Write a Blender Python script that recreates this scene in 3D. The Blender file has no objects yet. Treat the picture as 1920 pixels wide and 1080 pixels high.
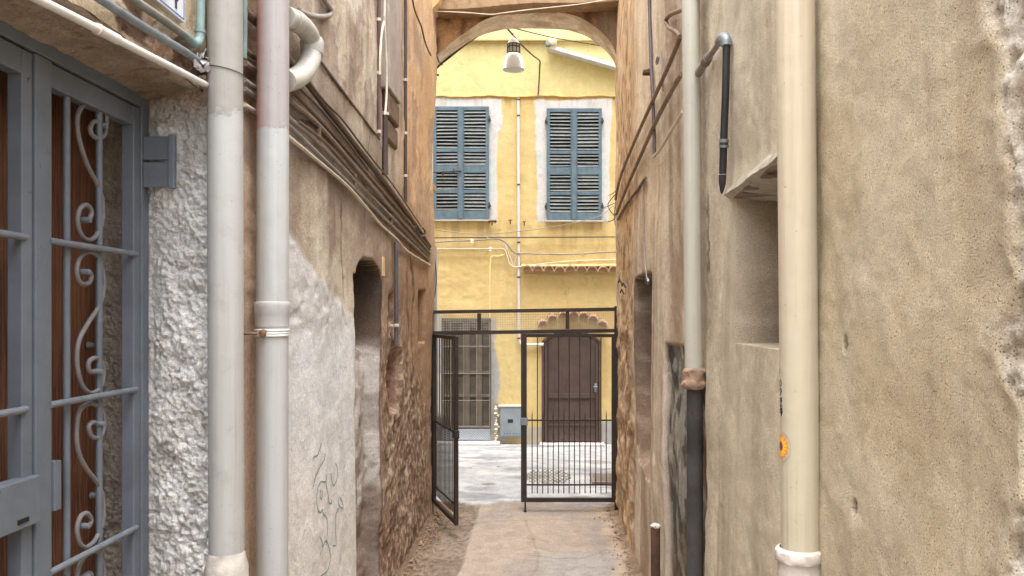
import bpy, math, random
import numpy as np
from mathutils import Vector, Matrix

random.seed(7)
scene = bpy.context.scene
H = 2.1            # eye height
F = 1493.0         # focal length in pixels of the 1920 px wide photograph
VX, VY = 1015.0, 592.0

# ------------------------------------------------------------------ camera
cam_d = bpy.data.cameras.new('camera')
cam = bpy.data.objects.new('camera', cam_d)
scene.collection.objects.link(cam)
cam.location = (0, 0, H)
cam.rotation_euler = (math.radians(90), 0, 0)
cam_d.sensor_width = 36.0
cam_d.lens = F / 1920 * 36.0
cam_d.shift_x = -(VX - 960) / 1920
cam_d.shift_y = (VY - 540) / 1920
cam_d.clip_start = 0.05
cam_d.clip_end = 500
scene.camera = cam

# ------------------------------------------------------------------ light
SUN_EL, SUN_AZ = 76.0, 172.0     # high soft sun behind thin cloud, from behind the camera
world = bpy.data.worlds.new('World')
scene.world = world
world.use_nodes = True
wn = world.node_tree
wn.nodes.clear()
sky = wn.nodes.new('ShaderNodeTexSky')
sky.sky_type = 'NISHITA'
sky.sun_disc = False
sky.sun_elevation = math.radians(SUN_EL)
sky.sun_rotation = math.radians(SUN_AZ)
sky.air_density = 1.0
sky.dust_density = 3.0
hs = wn.nodes.new('ShaderNodeHueSaturation')
hs.inputs['Saturation'].default_value = 0.22
bg = wn.nodes.new('ShaderNodeBackground')
bg.inputs['Strength'].default_value = 0.15
wo = wn.nodes.new('ShaderNodeOutputWorld')
wn.links.new(sky.outputs[0], hs.inputs['Color'])
wn.links.new(hs.outputs[0], bg.inputs['Color'])
wn.links.new(bg.outputs[0], wo.inputs['Surface'])
sun_d = bpy.data.lights.new('sun', 'SUN')
sun_d.energy = 0.8
sun_d.angle = math.radians(40)
sun_d.color = (1.0, 0.97, 0.92)
sun = bpy.data.objects.new('sun', sun_d)
scene.collection.objects.link(sun)
a, e = math.radians(SUN_AZ), math.radians(SUN_EL)
sdir = Vector((math.sin(a) * math.cos(e), math.cos(a) * math.cos(e), math.sin(e)))
sun.rotation_euler = sdir.to_track_quat('Z', 'Y').to_euler()
scene.view_settings.view_transform = 'Standard'
scene.view_settings.look = 'None'
scene.view_settings.gamma = 1.0
scene.view_settings.exposure = 2.5
scene.render.engine = 'CYCLES'

# ------------------------------------------------------------------ helpers
def P(px, py, x=None, y=None, z=None):
    """the point of the plane x=, y= or z= seen at a pixel of the photograph"""
    dx, dz = (px - VX) / F, (VY - py) / F
    if x is not None: t = x / dx
    elif y is not None: t = y
    else: t = (z - H) / dz
    return Vector((dx * t, t, H + dz * t))

def C(r, g, b):
    f = lambda c: (c / 255 / 12.92) if c <= 10 else ((c / 255 + .055) / 1.055) ** 2.4
    return (f(r), f(g), f(b))

def link(o):
    scene.collection.objects.link(o)
    return o

def tag(o, label=None, cat=None, group=None, kind=None):
    if label: o['label'] = label
    if cat: o['category'] = cat
    if group: o['group'] = group
    if kind: o['kind'] = kind
    return o

def thing(name, label, cat, loc=(0, 0, 0), group=None):
    o = bpy.data.objects.new(name, None)
    o.location = loc
    o.empty_display_size = .1
    link(o)
    return tag(o, label, cat, group)

def setparent(o, parent):
    if parent is not None:
        o.parent = parent
        o.matrix_parent_inverse = Matrix.Translation(-parent.location)

class MB:
    def __init__(s):
        s.v, s.f, s.sm = [], [], []
    def add(s, vs, fs, smooth=False, m=None):
        n = len(s.v)
        if m is not None: vs = [m @ Vector(v) for v in vs]
        s.v.extend([tuple(v) for v in vs])
        s.f.extend([tuple(i + n for i in f) for f in fs])
        s.sm.extend([smooth] * len(fs))
        return s
    def box(s, x0, x1, y0, y1, z0, z1, b=0.0, m=None):
        if x0 > x1: x0, x1 = x1, x0
        if y0 > y1: y0, y1 = y1, y0
        if z0 > z1: z0, z1 = z1, z0
        if b <= 0:
            vs = [(x, y, z) for z in (z0, z1) for y in (y0, y1) for x in (x0, x1)]
            fs = [(0, 2, 3, 1), (4, 5, 7, 6), (0, 1, 5, 4), (2, 6, 7, 3), (0, 4, 6, 2), (1, 3, 7, 5)]
            return s.add(vs, fs, m=m)
        import bmesh
        bm = bmesh.new()
        bmesh.ops.create_cube(bm, size=1)
        for v in bm.verts:
            v.co = Vector(((x0 + x1) / 2 + v.co.x * (x1 - x0), (y0 + y1) / 2 + v.co.y * (y1 - y0), (z0 + z1) / 2 + v.co.z * (z1 - z0)))
        bmesh.ops.bevel(bm, geom=bm.edges[:], offset=min(b, .45 * min(x1 - x0, y1 - y0, z1 - z0)), segments=2, affect='EDGES', profile=.5)
        bm.verts.index_update()
        s.add([v.co.copy() for v in bm.verts], [[v.index for v in f.verts] for f in bm.faces], m=m)
        bm.free()
        return s
    def tube(s, pts, r, n=10, caps=True, smooth=True, m=None):
        pts = [Vector(p) for p in pts]
        k = len(pts)
        rs = r if isinstance(r, (list, tuple)) else [r] * k
        ts = []
        for i in range(k):
            t = pts[min(i + 1, k - 1)] - pts[max(i - 1, 0)]
            if t.length < 1e-9: t = Vector((0, 0, 1))
            ts.append(t.normalized())
        ref = Vector((0, 0, 1)) if abs(ts[0].z) < .9 else Vector((1, 0, 0))
        nn = (ref - ts[0] * ref.dot(ts[0])).normalized()
        vs, fs = [], []
        for i in range(k):
            nn = (nn - ts[i] * nn.dot(ts[i]))
            nn.normalize()
            bb = ts[i].cross(nn)
            for j in range(n):
                an = 2 * math.pi * j / n
                vs.append(pts[i] + (nn * math.cos(an) + bb * math.sin(an)) * rs[i])
        for i in range(k - 1):
            for j in range(n):
                j2 = (j + 1) % n
                fs.append((i * n + j, i * n + j2, (i + 1) * n + j2, (i + 1) * n + j))
        if caps:
            vs2 = vs
            fs.append(tuple(range(n))[::-1])
            fs.append(tuple((k - 1) * n + j for j in range(n)))
        return s.add(vs, fs, smooth, m)
    def lathe(s, prof, c=(0, 0, 0), n=24, m=None, smooth=True, wob=0):
        """prof: list of (radius, z)"""
        vs, fs = [], []
        c = Vector(c)
        for i, (r, z) in enumerate(prof):
            for j in range(n):
                an = 2 * math.pi * j / n
                rr = r * (1 + wob * math.sin(3 * an + i * 1.7) * .5 + wob * math.sin(7 * an + i * 2.9) * .5)
                vs.append(c + Vector((rr * math.cos(an), rr * math.sin(an), z)))
        for i in range(len(prof) - 1):
            for j in range(n):
                j2 = (j + 1) % n
                fs.append((i * n + j, i * n + j2, (i + 1) * n + j2, (i + 1) * n + j))
        return s.add(vs, fs, smooth, m)
    def build(s, name, mat, parent=None, autosmooth=True):
        me = bpy.data.meshes.new(name)
        me.from_pydata(s.v, [], s.f)
        me.polygons.foreach_set('use_smooth', s.sm)
        me.update()
        if mat is not None: me.materials.append(mat)
        o = link(bpy.data.objects.new(name, me))
        setparent(o, parent)
        if any(s.sm) and autosmooth:
            try: me.set_sharp_from_angle(angle=math.radians(42))
            except Exception: pass
        return o

def dup(o, name=None, offset=(0, 0, 0), parent=None):
    c = o.copy()
    c.name = name or o.name
    link(c)
    c.location = o.location + Vector(offset)
    if parent is not None: setparent(c, parent)
    return c

def smooth_path(pts, k=6):
    """Catmull-Rom through the points"""
    pts = [Vector(p) for p in pts]
    out = []
    n = len(pts)
    for i in range(n - 1):
        p0, p1, p2, p3 = pts[max(i - 1, 0)], pts[i], pts[i + 1], pts[min(i + 2, n - 1)]
        for j in range(k):
            t = j / k
            out.append(.5 * ((2 * p1) + (p2 - p0) * t + (2 * p0 - 5 * p1 + 4 * p2 - p3) * t * t + (3 * p1 - p0 - 3 * p2 + p3) * t ** 3))
    out.append(pts[-1])
    return out

# numpy noise -------------------------------------------------------
def _hash(i, j, k, seed):
    h = (i.astype(np.int64) * 374761393 + j.astype(np.int64) * 668265263 + k.astype(np.int64) * 2147483647 + seed * 144665) & 0xffffffff
    h = ((h ^ (h >> 13)) * 1274126177) & 0xffffffff
    h = ((h ^ (h >> 16)) * 2246822519) & 0xffffffff
    return ((h ^ (h >> 15)) & 0xffffff) / float(0xffffff) * 2 - 1
def vnoise(x, y, z, seed=0):
    xi, yi, zi = np.floor(x), np.floor(y), np.floor(z)
    fx, fy, fz = x - xi, y - yi, z - zi
    u, v, w = [t * t * t * (t * (t * 6 - 15) + 10) for t in (fx, fy, fz)]
    r = 0
    for a in (0, 1):
        for b in (0, 1):
            for c in (0, 1):
                r = r + _hash(xi + a, yi + b, zi + c, seed) * (u if a else 1 - u) * (v if b else 1 - v) * (w if c else 1 - w)
    return r
def fbm(x, y, z, o=4, seed=0, g=.5):
    r, am, t = 0, 1.0, 0
    for i in range(o):
        r = r + am * vnoise(x, y, z, seed + i * 17)
        t += am
        am *= g
        x, y, z = x * 2.03 + 11.3, y * 2.03 + 5.7, z * 2.03 + 3.1
    return r / t * 1.5
def sstep(a, b, x):
    t = np.clip((x - a) / (b - a), 0, 1)
    return t * t * (3 - 2 * t)
def inpoly(px, py, poly, soft):
    """1 inside, 0 outside, with a soft border (signed distance / soft)"""
    px, py = np.asarray(px, float), np.asarray(py, float)
    d = np.full(px.shape, 1e9)
    ins = np.zeros(px.shape, bool)
    n = len(poly)
    for i in range(n):
        ax, ay = poly[i]
        bx, by = poly[(i + 1) % n]
        ex, ey = bx - ax, by - ay
        t = np.clip(((px - ax) * ex + (py - ay) * ey) / (ex * ex + ey * ey + 1e-9), 0, 1)
        d = np.minimum(d, np.hypot(px - ax - t * ex, py - ay - t * ey))
        if ay != by:
            c = ((ay > py) != (by > py)) & (px < (bx - ax) * (py - ay) / (by - ay) + ax)
            ins ^= c
    sd = np.where(ins, d, -d)
    return np.clip(sd / soft * .5 + .5, 0, 1)
def desat(c, k=.2, g=1.0):
    l = (c * np.array((.3, .55, .15))).sum(-1, keepdims=True)
    return (c * (1 - k) + l * k) * g
def mixc(c, col, m):
    return c * (1 - m[..., None]) + np.array(col) * m[..., None]

def grid_mesh(name, pos, col, mat, parent=None, mask=None, flip=False, smooth=True, amt=None):
    """pos (n,m,3), col (n,m,3) linear base colour; mask (n-1,m-1) of faces to keep"""
    n, m = pos.shape[:2]
    idx = np.arange(n * m).reshape(n, m)
    q = np.stack([idx[:-1, :-1], idx[1:, :-1], idx[1:, 1:], idx[:-1, 1:]], -1).reshape(-1, 4)
    if mask is not None: q = q[mask.reshape(-1)]
    if flip: q = q[:, ::-1]
    me = bpy.data.meshes.new(name)
    me.vertices.add(n * m)
    me.vertices.foreach_set('co', pos.reshape(-1).astype(np.float32))
    me.loops.add(q.size)
    me.loops.foreach_set('vertex_index', q.reshape(-1).astype(np.int32))
    me.polygons.add(len(q))
    me.polygons.foreach_set('loop_start', (np.arange(len(q)) * 4).astype(np.int32))
    me.polygons.foreach_set('use_smooth', np.full(len(q), smooth))
    me.update(calc_edges=True)
    at = me.color_attributes.new('Col', 'FLOAT_COLOR', 'POINT')
    c4 = np.concatenate([np.clip(col, 0.003, .95), (np.ones(col.shape[:2] + (1,)) if amt is None else np.clip(amt, 0, 1)[..., None])], -1)
    at.data.foreach_set('color', c4.reshape(-1).astype(np.float32))
    me.materials.append(mat)
    o = link(bpy.data.objects.new(name, me))
    setparent(o, parent)
    return o

# ------------------------------------------------------------------ materials
class NT:
    def __init__(s, name):
        s.mat = bpy.data.materials.new(name)
        s.mat.use_nodes = True
        s.t = s.mat.node_tree
        s.b = s.t.nodes['Principled BSDF']
        s.out = s.t.nodes['Material Output']
        tc = s.t.nodes.new('ShaderNodeTexCoord')
        gm = s.t.nodes.new('ShaderNodeNewGeometry')
        s.obj = gm.outputs['Position']
        s.gen = tc.outputs['Object']
    def n(s, ty, **kw):
        nd = s.t.nodes.new(ty)
        for k, v in kw.items():
            if k.startswith('_'): setattr(nd, k[1:], v)
        return nd
    def l(s, a, b): s.t.links.new(a, b)
    def val(s, sock, v):
        if hasattr(v, 'type') and hasattr(v, 'is_linked'): s.l(v, sock)
        else:
            if isinstance(v, tuple) and len(v) == 3 and sock.type == 'RGBA': v = v + (1,)
            sock.default_value = v
    def scale(s, v, sc):
        m = s.n('ShaderNodeMapping')
        s.l(v, m.inputs['Vector'])
        m.inputs['Scale'].default_value = sc
        return m.outputs[0]
    def noise(s, sc, det=4, v=None, rough=.55, dist=0):
        nd = s.n('ShaderNodeTexNoise')
        s.l(v if v is not None else s.obj, nd.inputs['Vector'])
        nd.inputs['Scale'].default_value = sc
        nd.inputs['Detail'].default_value = det
        nd.inputs['Roughness'].default_value = rough
        nd.inputs['Distortion'].default_value = dist
        return nd.outputs['Fac']
    def voro(s, sc, v=None, feat='F1', out='Distance'):
        nd = s.n('ShaderNodeTexVoronoi')
        nd.feature = feat
        s.l(v if v is not None else s.obj, nd.inputs['Vector'])
        nd.inputs['Scale'].default_value = sc
        return nd.outputs[out]
    def ramp(s, f, a, b, c0=0.0, c1=1.0):
        nd = s.n('ShaderNodeMapRange')
        nd.interpolation_type = 'SMOOTHSTEP'
        s.l(f, nd.inputs[0])
        nd.inputs[1].default_value, nd.inputs[2].default_value = a, b
        nd.inputs[3].default_value, nd.inputs[4].default_value = c0, c1
        return nd.outputs[0]
    def mix(s, f, a, b, mode='MIX'):
        nd = s.n('ShaderNodeMix')
        nd.data_type = 'RGBA'
        nd.blend_type = mode
        s.val(nd.inputs[0], f)
        s.val(nd.inputs[6], a)
        s.val(nd.inputs[7], b)
        return nd.outputs[2]
    def math(s, op, a, b=0.0, c=None):
        nd = s.n('ShaderNodeMath')
        nd.operation = op
        s.val(nd.inputs[0], a)
        s.val(nd.inputs[1], b)
        if c is not None: s.val(nd.inputs[2], c)
        return nd.outputs[0]
    def bump(s, h, strength, dist, prev=None):
        nd = s.n('ShaderNodeBump')
        nd.inputs['Strength'].default_value = strength
        nd.inputs['Distance'].default_value = dist
        s.l(h, nd.inputs['Height'])
        if prev is not None: s.l(prev, nd.inputs['Normal'])
        return nd.outputs[0]
    def sep(s):
        nd = s.n('ShaderNodeSeparateXYZ')
        s.l(s.obj, nd.inputs[0])
        return nd.outputs
    def fin(s, col=None, rough=.85, nor=None, metal=0, spec=.3):
        if col is not None: s.val(s.b.inputs['Base Color'], col)
        s.val(s.b.inputs['Roughness'], rough)
        s.b.inputs['Metallic'].default_value = metal
        s.b.inputs['Specular IOR Level'].default_value = spec
        if nor is not None: s.l(nor, s.b.inputs['Normal'])
        return s.mat

def m_plaster(name, grain=1.0, speck=.5, coarse=1.0, streak=.35, pits=.3, gs=260, var=1.0, pks=None):
    t = NT(name)
    at = t.n('ShaderNodeAttribute')
    at.attribute_name = 'Col'
    col = at.outputs['Color']
    amt = at.outputs['Alpha']
    M = lambda x: t.math('MULTIPLY', x, amt)
    st = t.noise(1.0, 6, t.scale(t.obj, (9, 9, .9)), .6)
    col = t.mix(M(t.ramp(st, .35, .7, 0, streak)), col, t.mix(1.0, col, (.70, .68, .65), 'MULTIPLY'))
    n1 = t.noise(7, 8, rough=.65, dist=.6)
    col = t.mix(1.0, col, t.mix(t.ramp(n1, .3, .7), (1 - .13 * var,) * 3, (1 + .15 * var,) * 3), 'MULTIPLY')
    n2 = t.noise(42, 6, rough=.7)
    col = t.mix(1.0, col, t.mix(t.ramp(n2, .3, .7), (1 - .14 * var,) * 3, (1 + .15 * var,) * 3), 'MULTIPLY')
    v = t.voro(gs * .55)
    n3 = t.noise(gs, 3, rough=.7)
    dk = t.math('MULTIPLY', t.ramp(n3, .56, .74), t.ramp(t.noise(16, 3), .35, .65))
    col = t.mix(M(t.math('MULTIPLY', dk, speck)), col, t.mix(1.0, col, (.35, .32, .28), 'MULTIPLY'))
    lt = t.ramp(n3, .42, .28)
    col = t.mix(t.math('MULTIPLY', lt, speck * .55), col, t.mix(.45, col, (.8, .77, .7)))
    n4 = t.noise(gs * .45, 4, rough=.75)
    col = t.mix(1.0, col, t.mix(t.ramp(n4, .32, .68), (1 - .26 * speck,) * 3, (1 + .30 * speck,) * 3), 'MULTIPLY')
    pk = t.math('MULTIPLY', t.ramp(t.voro(pks or gs * .36), .27, .14), t.ramp(n2, .42, .56))
    col = t.mix(M(t.math('MULTIPLY', pk, speck * .95)), col, t.mix(1.0, col, (.30, .26, .22), 'MULTIPLY'))
    pit = t.ramp(t.voro(24, t.mix(.08, t.obj, t.n('ShaderNodeTexNoise').outputs['Color'])), .10, .02)
    pit = t.math('MULTIPLY', pit, t.ramp(t.noise(3.1, 3), .48, .62))
    col = t.mix(M(t.math('MULTIPLY', pit, pits)), col, (.05, .04, .03))
    h = t.math('ADD', t.math('MULTIPLY', n2, .8 * coarse), t.math('MULTIPLY', n3, .5 * grain))
    h = t.math('ADD', h, t.math('MULTIPLY', n4, .9 * grain))
    h = t.math('SUBTRACT', h, t.math('MULTIPLY', pk, .6 * grain))
    h = t.math('ADD', h, t.math('MULTIPLY', v, .25 * grain))
    h = M(t.math('SUBTRACT', h, t.math('MULTIPLY', pit, 1.5 * pits)))
    nor = t.bump(h, .8, .006)
    nor = t.bump(n1, .4, .022 * coarse, nor)
    return t.fin(col, .92, nor, spec=.15)

def m_paint(name, col, var=.12, rough=.45, bump=.3, rust=0.0, rustcol=None, dirt=.2, metal=0, sc=30, streak=0.0, spec=.4):
    t = NT(name)
    n1 = t.noise(sc * .25, 6, rough=.65)
    n2 = t.noise(sc * 5, 4)
    c = t.mix(t.ramp(n1, .3, .7), tuple(k * (1 - var) for k in col), tuple(min(k * (1 + var), .95) for k in col))
    if streak:
        s1 = t.noise(1, 5, t.scale(t.obj, (40, 40, 1.6)), .65)
        c = t.mix(t.ramp(s1, .45, .75, 0, streak), c, t.mix(1., c, (.55, .5, .44), 'MULTIPLY'))
    d = t.ramp(t.noise(sc * .6, 7, rough=.75), .52, .78, 0, dirt)
    c = t.mix(d, c, t.mix(1., c, (.45, .4, .34), 'MULTIPLY'))
    r = rough
    if rust > 0:
        rm = t.ramp(t.noise(sc * .9, 8, rough=.75), .66 - rust * .22, .72 - rust * .18)
        c = t.mix(rm, c, rustcol or (.10, .045, .022))
        r = t.ramp(rm, 0, 1, rough, .9)
    nor = t.bump(t.math('ADD', n1, t.math('MULTIPLY', n2, .25)), bump, .004)
    return t.fin(c, r, nor, metal, spec)

# ------------------------------------------------------------------ shared materials
M_wall = m_plaster('old_wall_plaster', grain=1.0, speck=.6, coarse=1.1, streak=.32, pits=.8, gs=260, var=.9)
M_sand = m_plaster('sandy_render', grain=1.3, speck=.85, coarse=.35, streak=.10, pits=.15, gs=520, var=.45, pks=115)
M_rough = m_plaster('rough_cast_render', grain=2.4, speck=.4, coarse=1.1, streak=.10, pits=1.0, gs=260, var=.7)
M_floor = m_plaster('worn_concrete', grain=.5, speck=.4, coarse=.5, streak=0, pits=.12, gs=160)
M_facade = m_plaster('painted_facade_plaster', grain=.5, speck=.10, coarse=.5, streak=.12, pits=.2, gs=120, var=.4)
M_arch = m_plaster('arch_plaster', grain=.8, speck=.5, coarse=.9, streak=.45, pits=.5, gs=150)
BR_ = (.075, .062, .058)
M_iron = m_paint('dark_brown_gate_paint', (.028, .018, .014), .3, .5, .5, rust=.25, rustcol=(.07, .032, .016), sc=26)
M_ggate = m_paint('blue_grey_metal_paint', (.135, .158, .190), .13, .42, .35, rust=.05, dirt=.3, sc=22)
M_rod = m_paint('blue_grey_rod_paint', (.165, .185, .215), .15, .5, .6, rust=.22, rustcol=(.13, .09, .07), dirt=.5, sc=60)
M_scroll = m_paint('grey_brown_scroll_paint', C(116, 112, 114), .15, .55, .7, rust=.25, rustcol=C(96, 78, 66), dirt=.5, sc=60)
M_concrete = m_paint('collar_cement', C(190, 184, 176), .15, .9, 1.2, dirt=.5, sc=60)

# ------------------------------------------------------------------ ground
def ground_sheet():
    b = MB()
    b.add([(-60, -60, -.06), (60, -60, -.06), (60, 60, -.06), (-60, 60, -.06)], [(0, 1, 2, 3)])
    m = m_paint('far_ground', C(170, 168, 162), .1, .9, .5)
    return tag(b.build('ground', m), kind='structure')
ground_sheet()

def floor_surface(name, xs, ys, street, mat):
    X, Y = np.meshgrid(xs, ys, indexing='ij')
    Z0 = np.zeros_like(X)
    px = VX + X / np.maximum(Y, .5) * F
    py = VY + H / np.maximum(Y, .5) * F
    wx = fbm(X * 3, Y * 3, Z0, 4, 5)
    wy = fbm(X * 3, Y * 3, Z0 + 9, 4, 6)
    tan, grey, dirt = C(144, 131, 119), C(139, 134, 129), C(104, 90, 78)
    col = np.ones(X.shape + (3,)) * np.array(tan)
    # alley : right part greyer nearer the camera
    big = fbm(X * 1.2, Y * .8, Z0 + 3, 4, 8)
    col = mixc(col, C(134, 124, 116), sstep(-.1, .35, big))
    g = sstep(-.1, .12, X + .05 * wx + .02 + .25 * (7.35 - Y) * 0) * sstep(7.25, 6.85, Y + .12 * wx)
    col = mixc(col, grey, g * .9)
    # raised darker gutter bands along the walls
    gl = sstep(-.66, -.71, X + .012 * wx)
    peb = fbm(X * 26, Y * 26, Z0, 3, 31)
    col = mixc(col, C(126, 112, 99), gl)
    col = mixc(col, C(92, 80, 70), gl * sstep(.05, .4, peb) * .8)
    gr = sstep(.56, .70, X + .05 * wx + .02 * peb)
    col = mixc(col, C(165, 145, 125), gr * .8)
    # dirt stains
    st = sstep(.22, .5, fbm(X * 2.5, Y * 4.5, Z0 + 21, 5, 14))
    col = mixc(col, dirt, st * .55 * np.maximum(np.maximum(gl, gr * .9), .12))
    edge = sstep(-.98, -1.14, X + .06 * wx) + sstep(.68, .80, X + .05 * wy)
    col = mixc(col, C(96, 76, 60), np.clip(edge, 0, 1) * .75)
    # thin cracks
    for (pts) in ([(1000, 1080), (1012, 1040), (1000, 1010), (985, 975)], [(985, 1040), (1040, 1048), (1095, 1045), (1140, 1030)], [(885, 982), (930, 977), (985, 975)], [(990, 1009), (1030, 1015)]):
        for i in range(len(pts) - 1):
            a1, b1 = P(*pts[i], z=0), P(*pts[i + 1], z=0)
            ex, ey = b1.x - a1.x, b1.y - a1.y
            t = np.clip(((X - a1.x) * ex + (Y - a1.y) * ey) / (ex * ex + ey * ey), 0, 1)
            d = np.hypot(X + .015 * wx - a1.x - t * ex, Y + .015 * wy - a1.y - t * ey)
            cr = sstep(.022, .004, d)
            col = mixc(col, C(95, 78, 64), cr * .3)
            Z0 = Z0 - cr * .002
    # street concrete beyond the gate
    sm = sstep(8.86, 8.98, Y + .10 * wx + .05 * wy)
    sc = np.ones(X.shape + (3,)) * np.array(C(152, 152, 154))
    sc = mixc(sc, C(120, 120, 123), sstep(-.05, .4, fbm(X * .9, Y * 2.4, Z0, 5, 41)) * .75)
    sc = mixc(sc, C(172, 172, 171), sstep(.1, .45, fbm(X * 1.6, Y * 3.1, Z0 + 4, 4, 43)) * .7)
    for (qx, qy, rx, ry, cc) in ((918, 908, 15, 2.6, 105), (860, 923, 16, 2.2, 130), (882, 877, 3.5, 1.3, 70), (935, 874, 3, 1.2, 50), (1118, 865, 34, 4, 130), (1090, 931, 26, 1.8, 120), (860, 849, 3, 1, 110), (866, 943, 20, 1.5, 140)):
        dd = np.hypot((px + 3 * wx * 2 - qx) / rx, (py + wy - qy) / ry)
        sc = mixc(sc, C(cc, cc - 3, cc - 7), sstep(1.1, .6, dd) * .85)
    # seams in the street concrete
    for pts in ([(820, 864), (985, 865), (1010, 867)], [(1010, 867), (1060, 882), (1078, 892)]):
        for i in range(len(pts) - 1):
            a1, b1 = P(*pts[i], z=0), P(*pts[i + 1], z=0)
            ex, ey = b1.x - a1.x, b1.y - a1.y
            t = np.clip(((X - a1.x) * ex + (Y - a1.y) * ey) / (ex * ex + ey * ey), 0, 1)
            d = np.hypot(X - a1.x - t * ex, Y - a1.y - t * ey)
            sc = mixc(sc, C(140, 138, 136), sstep(.035, .01, d) * .8)
    # grey apron at the facade foot, left
    col = col * (1 - sm[..., None]) + sc * sm[..., None]
    Z = Z0 + .012 * fbm(X * 1.3, Y * 1.3, X * 0, 4, 51) + .004 * fbm(X * 9, Y * 9, X * 0, 3, 52)
    Z = Z - .022 * gl * (1 - sm) + gl * (1 - sm) * .012 * peb
    Z = Z + (sstep(-1.0, -1.2, X) + sstep(.70, .84, X)) * (1 - sm) * (.03 + .03 * fbm(X * 8, Y * 8, X * 0, 3, 55))
    pos = np.stack([X, Y, Z], -1)
    return tag(grid_mesh(name, pos, col, mat), kind='structure')
floor_surface('alley_pavement', np.linspace(-1.5, 1.15, 190), np.linspace(4.5, 8.999, 330), False, M_floor)
floor_surface('alley_pavement_near', np.linspace(-1.8, 1.15, 60), np.linspace(-3.0, 4.5, 120), False, M_floor)
floor_surface('street_pavement', np.concatenate([np.linspace(-9, -1.7, 30), np.linspace(-1.65, 1.5, 150), np.linspace(1.6, 9, 30)]), np.linspace(8.999, 13.06, 170), True, M_floor)

# ------------------------------------------------------------------ left building
left = thing('left_building', 'old peeling plaster building wall on the left side of the alley', 'building', (-1.3, 4, 0))
def wall_cols(px, py, Y, Z):
    pass

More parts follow.
